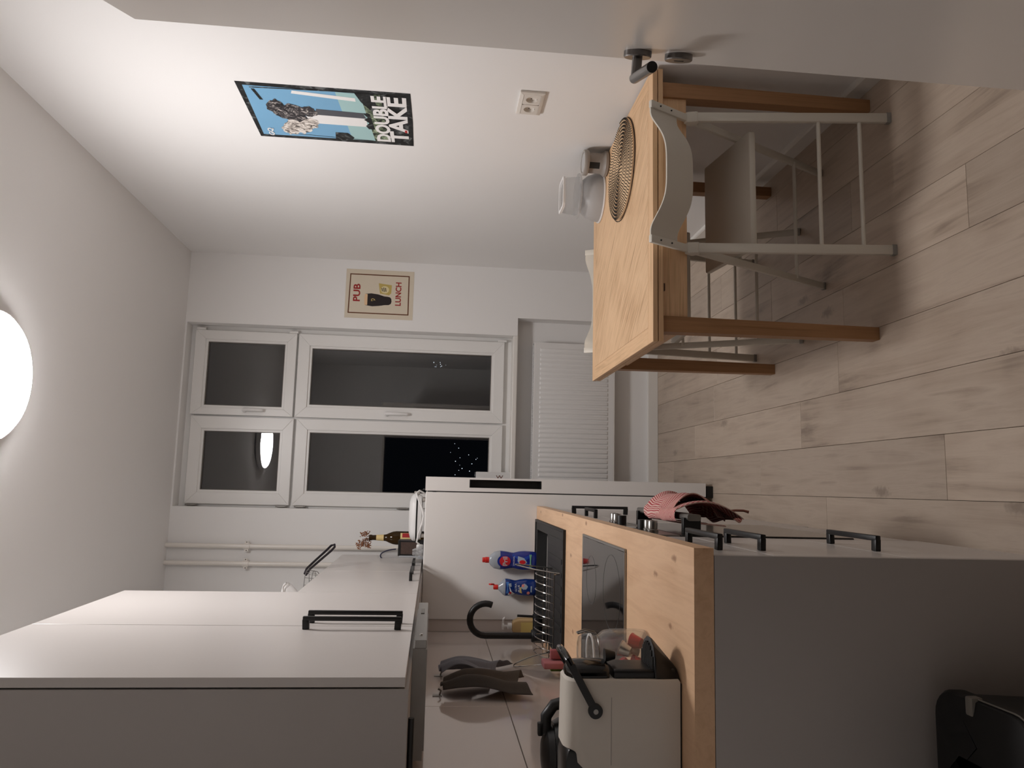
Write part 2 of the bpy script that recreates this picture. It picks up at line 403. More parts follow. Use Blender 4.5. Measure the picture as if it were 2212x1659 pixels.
# ================================================================== the room
# floor: planks, each its own piece, over a dark underlay
fl = solo('floor', MB().box(-.95, XR+.1, -.7, 4.9, -.06, -.0085), 'underlay', kind='structure', smooth=0)
PW, PL = .1855, 1.236
joint0 = {-1: 2.70, 0: 2.03, 1: 2.88, 2: 2.586}
plank_cache = {}
for n in range(-5, 8):
    x0, x1 = max(-.0066+PW*n, -.9), min(-.0066+PW*(n+1), XR+.02)
    if x1-x0 < .01: continue
    j = joint0.get(n, 2.03+((n*.47) % 1)*PL)
    while j > -.7: j -= PL
    y = j
    while y < 4.88:
        a, b = max(y, -.69), min(y+PL, 4.88)
        if b-a > .01:
            key = (round(x1-x0, 4), round(b-a, 4))
            if key not in plank_cache:
                ww, ll = x1-x0-.0012, b-a-.0012
                plank_cache[key] = mesh_from(MB().box(-ww/2, ww/2, -ll/2, ll/2, -.008, 0), (0, 0, 0), 'laminate', bevel=.0008, seg=1, smooth=0)
            o = bpy.data.objects.new('plank', plank_cache[key]); C.objects.link(o); o.parent = fl
            o.location = ((x0+x1)/2, (a+b)/2, 0)
        y += PL
solo('ceiling', MB().box(-.95, XR+.1, .4, 5.15, H, H+.1), 'ceiling_paint', kind='structure', smooth=0)
solo('wall_right', MB().box(XR, XR+.1, .4, 5.15, 0, H), 'paint', kind='structure', smooth=0)
wb = MB()
NB = 4.85                                  # back of the radiator niche
wb.box(-.95, -.155, YB, 5.15, 0, H)        # pier on the left
wb.box(.955, XR+.05, YB, 5.15, .938, H)    # pier on the right, above the niche
wb.box(1.07, XR+.05, YB, 5.15, 0, .938)    # and below
wb.box(-.155, 1.07, NB, 5.15, 0, .938)     # niche back
wb.box(-.155, .955, YB, 5.15, 2.962, H)    # lintel
solo('wall_back', wb, 'paint', kind='structure', smooth=0)
wf = MB()
wf.box(-.95, -.36, .45, .60, 0, H).box(.58, XR+.05, .45, .60, 0, H).box(-.36, .58, .45, .60, 2.05, H)
solo('wall_front', wf, 'paint', kind='structure', smooth=0)
tr = MB().box(-.36, -.335, .44, .61, 0, 2.05).box(.555, .58, .44, .61, 0, 2.05).box(-.335, .555, .44, .61, 2.025, 2.05)
solo('trim_1', tr, 'door_white', kind='structure', smooth=0)
wl = solo('wall_left', MB().box(XL-.12, XL-.008, .35, 4.95, 0, H), 'paint', base=(XL, 2.6, 0), k=True, kind='structure', smooth=0)
# splashback tiles, three visible fields with a recessed joint between them
part('joint_bed', MB().box(XL-.008, XL-.0025, 1.40, 4.10, .915, 1.50), 'grout', wl, smooth=0)
g = .0012
part('gap_reflection_strip', MB().box(XL+.001, XL+.057, 3.855, 3.865, .2, 1.47), 'tile', wl, smooth=0)  # added strip in the fridge gap, standing in for the tiles' bright reflection
for y0, y1, z0, z1 in ((1.42, 2.62, 1.166, 1.50), (2.62, 4.08, 1.166, 1.50), (1.42, 2.02, .915, 1.166), (2.02, 4.08, .915, 1.166)):
    part('tile', MB().box(XL-.006, XL, y0+g, y1-g, z0+g, z1-g), 'tile', wl, bevel=.0008, seg=1, smooth=0)
solo('baseboard_right', MB().prism([(0, 0), (.016, 0), (.016, .055), (.012, .062), (0, .066)], 4.1, 'Y', .62), 'white_trim', base=(0, 0, 0), kind='structure', smooth=0)
bb = bpy.data.objects['baseboard_right']; bb.scale = (-1, 1, 1); bb.location = (XR, 0, 0)
solo('baseboard_back', MB().box(.0, 1.07, NB-.03, NB, 0, .066), 'white_trim', kind='structure', bevel=.003, smooth=0)
solo('trim_2', MB().box(1.07, XR-.016, YB-.016, YB, 0, .066), 'white_trim', kind='structure', bevel=.003, smooth=0)

# ---------------------------------------------------------------- window
win = thing('window_1', None, None, (.394, 4.83, 1.0), kind='structure')
fr = MB()
WX0, WX1, WZ0, WZ1 = -.155, .955, .965, 2.962
fr.box(WX0, WX0+.05, 4.845, 4.93, WZ0, WZ1).box(WX1-.05, WX1, 4.845, 4.93, WZ0, WZ1)
fr.box(WX0+.05, WX1-.05, 4.845, 4.93, WZ1-.05, WZ1).box(WX0+.05, WX1-.05, 4.845, 4.93, WZ0, WZ0+.062)
fr.box(.37, .42, 4.85, 4.93, WZ0+.062, 2.27).box(.37, .42, 4.85, 4.93, 2.35, WZ1-.05).box(WX0+.05, WX1-.05, 4.85, 4.93, 2.27, 2.35)
part('window_frame', fr, 'pvc', win, smooth=0)
def sash(x0, x1, z0, z1, gx0, gx1, gz0, gz1, hz=None):
    def ringbox(a, b, c, d, e, f, g_, h_, y0, y1):
        m = MB()
        m.hexa([(a, y0, c), (e, y0, g_), (e, y0, h_), (a, y0, d)], [(a, y1, c), (e, y1, g_), (e, y1, h_), (a, y1, d)])
        m.hexa([(f, y0, g_), (b, y0, c), (b, y0, d), (f, y0, h_)], [(f, y1, g_), (b, y1, c), (b, y1, d), (f, y1, h_)])
        m.hexa([(a, y0, c), (b, y0, c), (f, y0, g_), (e, y0, g_)], [(a, y1, c), (b, y1, c), (f, y1, g_), (e, y1, g_)])
        m.hexa([(e, y0, h_), (f, y0, h_), (b, y0, d), (a, y0, d)], [(e, y1, h_), (f, y1, h_), (b, y1, d), (a, y1, d)])
        return m
    s = part('sash', ringbox(x0, x1, z0, z1, gx0-.018, gx1+.018, gz0-.018, gz1+.018, 4.815, 4.875), 'pvc', win, bevel=.002, seg=1, smooth=0)
    part('glazing_bead', ringbox(gx0-.018, gx1+.018, gz0-.018, gz1+.018, gx0-.004, gx1+.004, gz0-.004, gz1+.004, 4.824, 4.85), 'pvc', s, smooth=0)
    part('gasket', ringbox(gx0-.004, gx1+.004, gz0-.004, gz1+.004, gx0, gx1, gz0, gz1, 4.829, 4.85), 'gasket', s, smooth=0)
    part('pane', MB().box(gx0-.004, gx1+.004, 4.840, 4.844, gz0-.004, gz1+.004), 'window_glass', s, smooth=0)
    if hz:
        xh, za, zb = hz
        h = MB().lathe([(.014, 0), (.016, .006), (.012, .012)], (xh, 4.80, zb-.012), 'Y', 14)
        h.tube([(xh, 4.812, zb-.012), (xh, 4.782, zb-.014), (xh, 4.775, zb-.03), (xh, 4.777, za+.03), (xh, 4.783, za+.006)], [.0115, .0115, .012, .0105, .009], 12)
        part('handle', h, 'white_plastic', s)
sash(.400, .925, 2.318, 2.932, .462, .85, 2.392, 2.85, (.432, 2.485, 2.617))
sash(-.140, .390, 2.308, 2.922, -.052, .297, 2.390, 2.836)
sash(.400, .925, 1.013, 2.306, .484, .833, 1.097, 2.218, (.437, 1.607, 1.756))
sash(-.140, .390, 1.013, 2.290, -.047, .305, 1.098, 2.204)
for hz in (2.88, 2.35, 2.24, 1.62, 1.06):
    part('hinge', MB().tube([(-.146, 4.812, hz-.024), (-.146, 4.812, hz+.024)], .007, 10).tube([(-.146, 4.812, hz-.034), (-.146, 4.812, hz-.024)], .005, 8).tube([(-.146, 4.812, hz+.024), (-.146, 4.812, hz+.034)], .005, 8), 'brushed', win)
for hz in (2.90, 2.34, 1.03):
    part('corner_hinge', MB().box(.925, .938, 4.806, 4.83, hz-.03, hz+.025), 'pvc', win, bevel=.002, smooth=0)
part('window_sill', MB().box(-.155, .955, YB-.002, 4.86, .935, .965), 'white_trim', win, bevel=.005, smooth=0)
# faint lights far out in the dark
lg = MB()
for i in range(16):
    lg.ico((.36+random.uniform(-.2, .28), 12+random.uniform(-.6, .6), 1.02+random.uniform(-.25, .18)), random.uniform(.003, .008), 1)
for i in range(10):
    lg.ico((1.90+random.uniform(-.04, .04), 12, 1.38+random.uniform(-.12, .17)), random.uniform(.003, .007), 1)
solo('distant_lights', lg, 'far_light', 'tiny bluish lights far outside in the night behind the window', 'lights', base=(.4, 12, .9), kind='stuff')

# ---------------------------------------------------------------- open door on the right
DP, DD = Vector((.844, 1.379, 0)), Vector((.357, .934, 0)).normalized()
dang = math.atan2(-DD.x, DD.y)
dr = thing('door_1', None, None, (0, 0, 0), kind='structure'); dr.location = DP; dr.rotation_euler = (0, 0, dang)
# local frame: +Y towards the free edge, -X the face seen
part('door_leaf', MB().box(0, .04, -.82, 0, .008, 2.02), 'door_white', dr, bevel=.0025, seg=2, smooth=0)
hd = part('rose', MB().lathe([(0, 0), (.026, 0), (.026, -.009), (.0245, -.011), (0, -.011)], (0, -.076, 1.084), 'X', 32), 'handle_steel', dr)
lv = MB(); hy, hz = -.076, 1.084
lv.tube([(-.009, hy, hz), (-.046, hy, hz)], .0095, 20)
part('lever_neck', lv, 'handle_steel', hd)
part('lever_grip', MB().tube([(-.046, hy+.0095, hz), (-.046, hy, hz), (-.046, hy-.118, hz)], .0098, 20), 'handle_steel', hd, label='round brushed steel grip')
part('grip_cap', MB().lathe([(0, 0), (.0094, 0), (.0094, -.0012), (0, -.0012)], (-.046, hy-.118, hz), 'Y', 20), 'black_satin', hd)
kr = part('key_rose', MB().lathe([(0, 0), (.026, 0), (.026, -.009), (.0245, -.011), (0, -.011)], (0, hy, 1.005), 'X', 32), 'handle_steel', dr)
part('keyhole', MB().box(-.0115, -.0105, hy-.002, hy+.002, .995, 1.013), 'dark_hole', kr, smooth=0)

# ---------------------------------------------------------------- ceiling lamp
lc = (.335, 2.722)
lp = thing('ceiling_lamp', 'round white flush lamp glowing on the ceiling', 'lamp', (lc[0], lc[1], H))
part('housing', MB().lathe([(.15, H), (.20, H), (.222, H-.012), (.222, H-.050), (.216, H-.050), (.216, H-.02), (.15, H-.02)], (lc[0], lc[1], 0), 'Z', 64, ring=True), 'white_plastic', lp)
part('diffuser', MB().lathe([(0, H-.078), (.12, H-.076), (.18, H-.071), (.205, H-.064), (.2155, H-.054), (.2155, H-.030), (0, H-.030)], (lc[0], lc[1], 0), 'Z', 64), 'lamp_glow', lp)

# ---------------------------------------------------------------- heating pipes, radiator
for px_, lab in ((-.378, 'white vertical heating pipe on the back wall, the one nearer the window'), (-.478, 'white vertical heating pipe on the back wall, the one farther from the window')):
    t = thing('heating_pipe', lab, 'pipe', (px_, YB-.03, 0), group='heating pipes on the back wall')
    part('pipe', MB().tube([(px_, YB-.03, .0), (px_, YB-.03, 1.5), (px_, YB-.03, H)], .0135, 20), 'pipe_white', t)
    cl = part('pipe_clamp', MB().tube([(px_, YB-.03, 2.495), (px_, YB-.03, 2.53)], .017, 20).box(px_-.005, px_+.005, YB-.03, YB, 2.503, 2.521).box(px_-.03, px_-.015, YB-.036, YB-.024, 2.502, 2.523).box(px_+.015, px_+.03, YB-.036, YB-.024, 2.502, 2.523), 'pipe_white', t)
    for s in (-1, 1):
        part('screw', MB().lathe([(0, 0), (.003, 0), (.003, -.002), (0, -.002)], (px_+s*.024, YB-.036, 2.512), 'Y', 10), 'dark_hole', cl)
rd = thing('radiator', 'white ribbed panel radiator in the niche under the window', 'radiator', (.4, 4.78, .31))
rx0, rx1, rz0, rz1, ry = -.10, .918, .312, .826, 4.748
fp = MB().box(rx0, rx1, ry, ry+.006, rz0, rz1)
nr = 31
for i in range(nr):
    c = rx1-.045-i*.0305
    if c < rx0+.02: break
    fp.hexa([(c-.012, ry, rz0+.035), (c+.012, ry, rz0+.035), (c+.012, ry, rz1-.035), (c-.012, ry, rz1-.035)],
            [(c-.007, ry-.006, rz0+.042), (c+.007, ry-.006, rz0+.042), (c+.007, ry-.006, rz1-.042), (c-.007, ry-.006, rz1-.042)])
part('front_panel', fp, 'radiator_white', rd, bevel=.001, seg=1)
part('back_panel', MB().box(rx0, rx1, ry+.07, ry+.076, rz0, rz1), 'radiator_white', rd, smooth=0)
part('side_cover', MB().box(rx1-.001, rx1+.003, ry, ry+.076, rz0+.01, rz1+.003), 'radiator_white', rd, smooth=0)
gm = MB()
for i in range(80):
    x = rx0+.01+i*.0126
    if x < rx1: gm.box(x, x+.006, ry+.008, ry+.068, rz1-.004, rz1)
gm.box(rx0, rx1, ry+.002, ry+.008, rz1-.006, rz1+.003).box(rx0, rx1, ry+.068, ry+.074, rz1-.006, rz1+.003)
part('top_grille', gm, 'radiator_white', rd, smooth=0)
part('bottom_edge', MB().box(rx0, rx1, ry, ry+.008, rz0-.006, rz0), 'white_trim', rd, smooth=0)
for bx_ in (.1, .7): part('wall_bracket', MB().box(bx_, bx_+.04, ry+.076, NB, .4, .76), 'radiator_white', rd, smooth=0)

# ---------------------------------------------------------------- wall socket
sk = thing('wall_socket', 'white double power socket on the right wall above the table', 'socket', (XR, 2.603, 1.134))
sy0, sy1, sz0, sz1 = 2.522, 2.684, 1.09, 1.180
def frame_ring(y0, y1, z0, z1, d, x0, x1):
    m = MB()
    for a in (((y0, z0), (y1, z0), (y1-d, z0+d), (y0+d, z0+d)), ((y1, z0), (y1, z1), (y1-d, z1-d), (y1-d, z0+d)), ((y1, z1), (y0, z1), (y0+d, z1-d), (y1-d, z1-d)), ((y0, z1), (y0, z0), (y0+d, z0+d), (y0+d, z1-d))):
        m.hexa([(x0, u, v) for u, v in a], [(x1+(0.004 if i < 2 else 0), u, v) for i, (u, v) in enumerate(a)])
    return m
part('cover_frame', frame_ring(sy0, sy1, sz0, sz1, .014, XR, XR-.012), 'socket_white', sk, bevel=.0015, smooth=0)
for i, yc in enumerate((2.568, 2.638)):
    n = 32; y0, y1 = yc-.0338, yc+.0338; z0, z1 = sz0+.0145, sz1-.0145; zc = (z0+z1)/2; R = .0205
    o_, c_, d_ = [], [], []
    for k in range(n):
        a = 2*PI*k/n; s = 1/max(abs(cos(a))/.0338, abs(sin(a))/((z1-z0)/2))
        o_.append((XR-.0115, yc+cos(a)*s, zc+sin(a)*s)); c_.append((XR-.0115, yc+cos(a)*R, zc+sin(a)*R)); d_.append((XR-.0005, yc+cos(a)*R*.96, zc+sin(a)*R*.96))
    bk = [(XR, p[1], p[2]) for p in o_]
    st = part('socket_insert', MB().loft([bk, o_, c_, d_]), 'socket_white', sk, smooth=30)
    for s in (-1, 1):
        part('pin_hole', MB().lathe([(0, 0), (.0026, 0), (.0026, -.0006), (0, -.0006)], (XR-.0005, yc+s*.0095, zc), 'X', 10), 'dark_hole', st)
        part('earth_clip', MB().box(XR-.010, XR-.001, yc-.002, yc+.002, zc+s*.0196-.0012, zc+s*.0196+.0012), 'steel', st, smooth=0)

# ---------------------------------------------------------------- posters
ps = thing('poster', 'glossy poster of a smoking tower under blue sky lettered DOUBLE TAKE', 'poster', (XR, 2.82, 1.57))
pY0, pY1, pZ0, pZ1 = 3.034, 2.606, 1.569, 2.185          # left is the far side
pw, ph = pY0-pY1, pZ1-pZ0
def PP(s, t): return (pY0-s*pw, pZ0+t*ph)
def pshape(name, pts, m, layer, parent=None):
    return part(name, MB().prism([PP(*q) for q in pts], -.0001, 'X', XR-.00102-.00014*layer), m, parent or sheet, smooth=0)
def curl(u, v):
    y, z = pY0-u*pw, pZ0+v*ph
    return (XR-.0012-.004*max(0, .12-v)/.12*abs(sin(u*9)), y, z)
sheet = part('sheet', MB().prism([PP(0, 0), PP(.5, -.004), PP(1, .002), PP(1, 1), PP(0, 1)], -.0008, 'X', XR-.0002), 'poster_black', ps, smooth=0)
pshape('sky_print', [(.06, .24), (.94, .28), (.95, .965), (.05, .975)], 'poster_sky', 0)
pshape('haze_print', [(.06, .24), (.94, .28), (.94, .44), (.06, .40)], 'poster_haze', 1)
pshape('ground_print', [(.05, .16), (.95, .18), (.94, .30), (.70, .285), (.40, .27), (.06, .25)], 'poster_ground', 2)
pshape('bridge_print', [(.55, .20), (.95, .22), (.95, .33), (.80, .30), (.62, .235)], 'poster_black', 3)
pshape('wire_print', [(.95, .35), (.965, .35), (.93, .93), (.915, .93)], 'poster_black', 3)
pshape('wire_print', [(.065, .26), (.058, .26), (.11, .80), (.102, .80)], 'poster_black', 3)
pshape('post_print', [(.72, .88), (.90, .905), (.90, .925), (.72, .90)], 'poster_black', 4)
pshape('lamp_print', [(.05, .40), (.10, .385), (.19, .42), (.19, .50), (.06, .51)], 'poster_black', 4)
pshape('chimney_print', [(.80, .33), (.86, .33), (.915, .69), (.865, .70)], 'poster_white', 4)
pshape('tower_print', [(.34, .285), (.50, .285), (.515, .655), (.345, .655)], 'poster_white', 4)
pshape('tower_side_print', [(.50, .285), (.60, .30), (.62, .58), (.512, .60)], 'poster_grey', 5)
pshape('roof_print', [(.30, .24), (.60, .26), (.60, .30), (.52, .275), (.48, .30), (.42, .27), (.36, .295), (.30, .28)], 'poster_black', 6)
def blob(cx, cy, rx, ry, n=40, k=.22, sd=1):
    rr = random.Random(sd); ph_ = [rr.uniform(0, 6) for _ in range(4)]
    return [(cx+rx*cos(a)*(1+k*(sin(3*a+ph_[0])*.4+sin(7*a+ph_[1])*.3+sin(11*a+ph_[2])*.3)), cy+ry*sin(a)*(1+k*(sin(4*a+ph_[3])*.5+sin(9*a+ph_[0])*.4))) for a in [2*PI*i/n for i in range(n)]]
for i, (cx, cy, rx, ry) in enumerate(((.28, .72, .17, .07), (.20, .78, .12, .055), (.34, .65, .10, .06))):
    pshape('cloud_print', blob(cx, cy, rx, ry, sd=i+3), 'poster_cloud', 6+i)
for i, (cx, cy, rx, ry) in enumerate(((.52, .74, .15, .10), (.60, .82, .14, .055), (.56, .64, .09, .06))):
    pshape('smoke_print', blob(cx, cy, rx, ry, sd=i+9), 'poster_smoke', 9+i)
def ptext(s, cs, ct, size, w, layer, m='poster_white', fat=0):
    mb = text_mb(s, size, .0001, fat, w); q = PP(cs, ct)
    return part('lettering', place(mb, (XR-.0011-.00014*layer, q[0], q[1]), (0, -1, 0), (0, 0, 1)), m, sheet, smooth=0)
ptext('TAKE', .50, .088, .098, pw*.86, 14, fat=.0034)
ptext('DOUBLE', .50, .190, .076, pw*.86, 14, fat=.0030)
ptext('GQ', .12, .915, .028, pw*.15, 14, fat=.001)
pshape('mark_print', [(.28, .035), (.33, .035), (.33, .05), (.28, .05)], 'poster_red', 16)

pb = thing('poster', 'small cream poster lettered PUB LUNCH with a pint of stout', 'poster', (1.18, YB, 1.604))
qX0, qX1, qZ0, qZ1 = 1.024, 1.337, 1.604, 2.026
def QQ(s, t): return (qX0+s*(qX1-qX0), qZ0+t*(qZ1-qZ0))
sheet2 = part('sheet', MB().box(qX0, qX1, YB-.0012, YB-.0002, qZ0, qZ1), 'paper_cream', pb, smooth=0)
def qshape(name, pts, m, layer):
    return part(name, MB().prism([QQ(*q) for q in pts], -.0001, 'Y', YB-.00122-.00014*layer), m, sheet2, smooth=0)
for i, pts in enumerate(([(.117, .062), (.885, .067), (.885, .084), (.117, .079)], [(.117, .938), (.885, .928), (.885, .944), (.117, .955)], [(.095, .062), (.117, .062), (.117, .955), (.095, .955)], [(.885, .067), (.907, .067), (.907, .944), (.885, .944)])):
    qshape('border_line', pts, 'ink_brown', 0)
def G(*p): return [(a, b) for a, b in p]
qshape('pint_print', G((.27, .71), (.50, .71), (.515, .62), (.50, .52), (.465, .43), (.46, .38), (.45, .345), (.42, .325), (.36, .32), (.315, .33), (.29, .36), (.285, .42), (.265, .50), (.25, .60)), 'stout', 0)
qshape('foam_print', G((.275, .675), (.495, .675), (.50, .715), (.40, .722), (.27, .715)), 'foam', 1)
harp = G((.355, .62), (.40, .62), (.412, .60), (.405, .575), (.37, .558), (.376, .578), (.36, .60))
qshape('harp_print', harp, 'label_gold', 1)
qshape('harp_strings', [(a*.6+.152, b*.6+.237) for a, b in harp], 'stout', 2)
qshape('packet_print', G((.52, .495), (.73, .52), (.70, .325), (.535, .33), (.49, .36)), 'packet', 0)
qshape('packet_mark', [QP for QP in ell(.60, .425, .075, .062, 20)], 'packet_light', 1)
def qtext(s, cs, ct, size, w, m, layer=1, fat=.0008, rot=0):
    mb = text_mb(s, size, .0001, fat, w); q = QQ(cs, ct)
    return part('lettering', place(mb, (q[0], YB-.0013-.00014*layer, q[1]), (cos(rot), 0, sin(rot)), (-sin(rot), 0, cos(rot))), m, sheet2, smooth=0)
qtext('PUB', .52, .835, .058, .112, 'ink_red', fat=.0016)
qtext('LUNCH', .525, .225, .048, .150, 'ink_red', fat=.0013)
for i, (ww, zz) in enumerate(((.035, .455), (.045, .428), (.04, .402))):
    qshape('packet_marks', [(.60-ww, zz), (.60+ww, zz+.01), (.60+ww, zz+.022), (.60-ww, zz+.012)], 'stout', 2)

# ================================================================== dining table
TX0, TX1, TY0, TY1, TZ = .465, XR-.010, 2.300, 3.226, .767
tb = thing('dining_table', 'oak veneer dining table with square legs against the right wall', 'table', (.92, 2.76, 0))
bw = .055
part('top_panel', MB().box(TX0+bw, TX1-bw, TY0+bw, TY1-bw, TZ-.0165, TZ), 'oak_panel', tb, smooth=0)
part('top_edge_strip', MB().box(TX0, TX1, TY0, TY0+bw, TZ-.0165, TZ), 'oak_x', tb, bevel=.0018, smooth=0)
part('top_edge_strip', MB().box(TX0, TX1, TY1-bw, TY1, TZ-.0165, TZ), 'oak_x', tb, bevel=.0018, smooth=0)
part('top_edge_strip', MB().box(TX0, TX0+bw, TY0+bw, TY1-bw, TZ-.0165, TZ), 'oak_y', tb, bevel=.0018, smooth=0)
part('top_edge_strip', MB().box(TX1-bw, TX1, TY0+bw, TY1-bw, TZ-.0165, TZ), 'oak_y', tb, bevel=.0018, smooth=0)
part('extension_leaf', MB().box(TX0+.001, TX1-.001, TY0+.001, 2.763, TZ-.0355, TZ-.0190), 'oak_x', tb, bevel=.0018, smooth=0)
part('extension_leaf', MB().box(TX0+.001, TX1-.001, 2.766, TY1-.001, TZ-.0355, TZ-.0190), 'oak_x', tb, bevel=.0018, smooth=0)
az = TZ-.0360
part('apron', MB().box(.545, 1.31, 2.329, 2.347, az-.086, az), 'oak_x', tb, smooth=0)
part('apron', MB().box(.545, 1.31, 3.105, 3.123, az-.086, az), 'oak_x', tb, smooth=0)
part('apron', MB().box(.518, .536, 2.36, 3.10, az-.086, az), 'oak_y', tb, smooth=0)
part('apron', MB().box(1.315, 1.333, 2.36, 3.10, az-.086, az), 'oak_y', tb, smooth=0)
part('apron_catch', MB().box(.636, .660, 2.320, 2.330, az-.010, az+.0005), 'table_pin', tb, smooth=0)
for x0 in (.504, 1.297):
    for y0 in (2.318, 3.094):
        part('leg', MB().hexa([(x0+.003, y0+.003, 0), (x0+.045, y0+.003, 0), (x0+.045, y0+.045, 0), (x0+.003, y0+.045, 0)], [(x0-.002, y0, az), (x0+.050, y0, az), (x0+.050, y0+.052, az), (x0-.002, y0+.052, az)]), 'oak_leg', tb, bevel=.0015, smooth=0)

# ================================================================== folding chairs
def make_chair(name, label, loc, rz, group):
    """local frame: +Y is the way the sitter looks, origin on the floor between the legs"""
    t = thing(name, label, 'chair', (0, 0, 0), group=group)
    hw = .222; yr, yf, yh, zh = -.222, .222, -.118, .632       # rear foot, front foot, hinge
    ty, tz = -.205, .795
    for s in (-1, 1):
        x = s*hw
        part('front_rail', MB().bar((x, ty, tz), (x, yf, .008), .025, .014, (1, 0, 0)), 'chair_white', t, bevel=.003, seg=2)
        part('foot_cap', MB().bar((x, yf-.003, .012), (x, yf+.003, 0), .027, .016, (1, 0, 0)), 'rubber_grey', t, smooth=0)
        part('rear_leg', MB().bar((x, yh-.017, zh), (x, yr, .010), .031, .017, (1, 0, 0)), 'chair_white', t, bevel=.003, seg=2)
        part('foot_cap', MB().bar((x, yr+.001, .014), (x, yr, 0), .033, .019, (1, 0, 0)), 'rubber_grey', t, smooth=0)
        part('hinge_bracket', MB().prism([(yh-.030, zh-.012), (yh-.020, zh+.020), (yh-.004, zh+.026), (yh+.014, zh-.004), (yh-.002, zh-.020), (yh-.020, zh-.020)], .036, 'X', x-.018), 'chair_white', t, bevel=.003)
        for q in (.10, .155):
            yy, zz = ty+q*.52*.55, tz-q*.52
        for q in (.040, .088):
            d = Vector((0, yf-ty, -tz)).normalized(); p = Vector((x, ty, tz))+d*q
            part('rivet', MB().lathe([(0, 0), (.0028, 0), (.0028, -.0012), (0, -.0012)], (p.x, p.y-.0072, p.z-.003), 'Y', 10), 'dark_hole', t)
    # backrest: one bent sheet, its middle pushed back into a hollow for the sitter
    d = Vector((0, yf-ty, -tz)).normalized(); nrm = Vector((0, d.z, -d.y))
    if nrm.y > 0: nrm = -nrm
    def sheet(off):
        def fn(u, v):
            a = -1+2*u; k = max(0, 1-(abs(a)/.86)**2.0); k = k*k*(3-2*k)*1.0
            p = Vector((a*hw*1.02, ty, tz))+d*(.002+.116*v+.020*k)+nrm*(.050*k-.004+off)
            return tuple(p)
        return fn
    bs = MB().grid(sheet(0), 40, 6); n0 = len(bs.v); bs.grid(sheet(.005), 40, 6)
    m_, n_ = 41, 7
    rim = [i for i in range(m_)]+[j*m_+m_-1 for j in range(1, n_)]+[(n_-1)*m_+i for i in range(m_-2, -1, -1)]+[j*m_ for j in range(n_-2, 0, -1)]
    for i in range(len(rim)):
        a, b = rim[i], rim[(i+1) % len(rim)]; bs.f.append((a, b, b+n0, a+n0))
    bs.uv = {}
    part('backrest', bs, 'chair_white', t, smooth=50)
    rs = rrect(-.203, .203, -.112, .204, .008, 3)
    def sz(y): return .408+(y+.112)/.316*.041
    part('seat', MB().loft([[(x, y, sz(y)) for x, y in rs], [(x, y, sz(y)+.022) for x, y in rs]]), 'chair_white', t, bevel=.005, seg=2)
    part('seat_pivot', MB().tube([(-hw, .01, .418), (hw, .01, .418)], .006, 10), 'chair_white', t)
    for z in (.229, .098):
        y = yr+(yh-yr)*(z/zh)*.85
        part('rung', MB().tube([(-hw, y, z), (-hw+.012, y, z), (hw-.012, y, z), (hw, y, z)], [.009, .0065, .0065, .009], 10), 'chair_white', t)
    z = .150; y = yf+(ty-yf)*(z/tz)
    part('rung', MB().tube([(-hw, y, z), (hw, y, z)], .0065, 10), 'chair_white', t)
    t.location = loc; t.rotation_euler = (0, 0, rz); return t
c1 = make_chair('folding_chair', 'white metal folding chair at the near side of the table, its back to us', (.998, 2.437, 0), .0, 'folding chairs at the table')
c2 = copy_tree(c1); c2['label'] = 'white metal folding chair at the far side of the table, below the window wall'
c2.location = (.829, 3.068, 0); c2.rotation_euler = (0, 0, PI)
# ================================================================== kitchen run (kitchen frame, k=True)
def bar_handle(parent, a, b, out, side, name='handle', m='black_matte'):
    """bow handle: flat grip on two posts; a, b feet on the front, out = reach in X"""
    a, b = Vector(a), Vector(b); t = (b-a).normalized(); o = Vector((out, 0, 0))
    mb = MB()
    for p, s in ((a, 1), (b, -1)):
        mb.bar(p+t*s*.010, p+t*s*.0085+o*.80, .019, .013, tuple(t))
    mb.bar(a+o-Vector((.005, 0, 0)), b+o-Vector((.005, 0, 0)), .013, .012, side)
    return part(name, mb, m, parent, bevel=.0018, seg=2)
# --- base units
def base_unit(name, label, y0, y1, fronts, near_end=False):
    t = thing(name, label, 'cabinet', (-.44, (y0+y1)/2, 0), k=True, group='grey base cabinets')
    part('carcass', MB().box(XL+.006, PX-.0205, y0+.001, y1-.001, .10, .873), 'grey_side', t, smooth=0)
    part('plinth', MB().box(XL+.06, PX-.055, y0+.001, y1-.001, 0, .099), 'grey_side', t, smooth=0)
    for kind, z0, z1, ya, yb, h in fronts:
        d = part(kind, MB().box(PX-.019, PX, ya+.0015, yb-.0015, z0+.001, z1-.001), 'grey_front', t, bevel=.0006, seg=1, smooth=0)
        if h:
            bar_handle(d, h[0], h[1], .034, (0, 0, 1) if abs(h[0][2]-h[1][2]) < .01 else (0, 1, 0))
    return t
base_unit('drawer_unit', 'grey three-drawer base cabinet at the near end of the worktop', 1.524, 2.025,
    [('drawer', .742, .871, 1.524, 2.025, ((PX, 1.625, .815), (PX, 1.84, .815))), ('drawer', .45, .742, 1.524, 2.025, ((PX, 1.625, .718), (PX, 1.84, .718))), ('drawer', .10, .45, 1.524, 2.025, ((PX, 1.66, .433), (PX, 1.88, .433)))])
solo('end_panel', MB().box(XL+.003, PX, CN, CN+.018, .0, .873), 'grey_side', 'tall grey end panel closing the near side of the base cabinets', 'panel', base=(-.44, 1.514, 0), k=True, bevel=.001, smooth=0)
base_unit('base_cabinet', 'grey base cabinet with a short drawer handle beyond the oven', 2.64, 3.30, [('drawer', .742, .871, 2.64, 3.30, ((PX, 2.97, .800), (PX, 3.17, .800))), ('cabinet_door', .10, .742, 2.64, 3.30, None)])
base_unit('base_cabinet', 'grey base cabinet with a long upright handle next to the fridge', 3.30, 3.84, [('cabinet_door', .10, .871, 3.30, 3.84, ((PX, 3.36, .575), (PX, 3.36, .825)))])
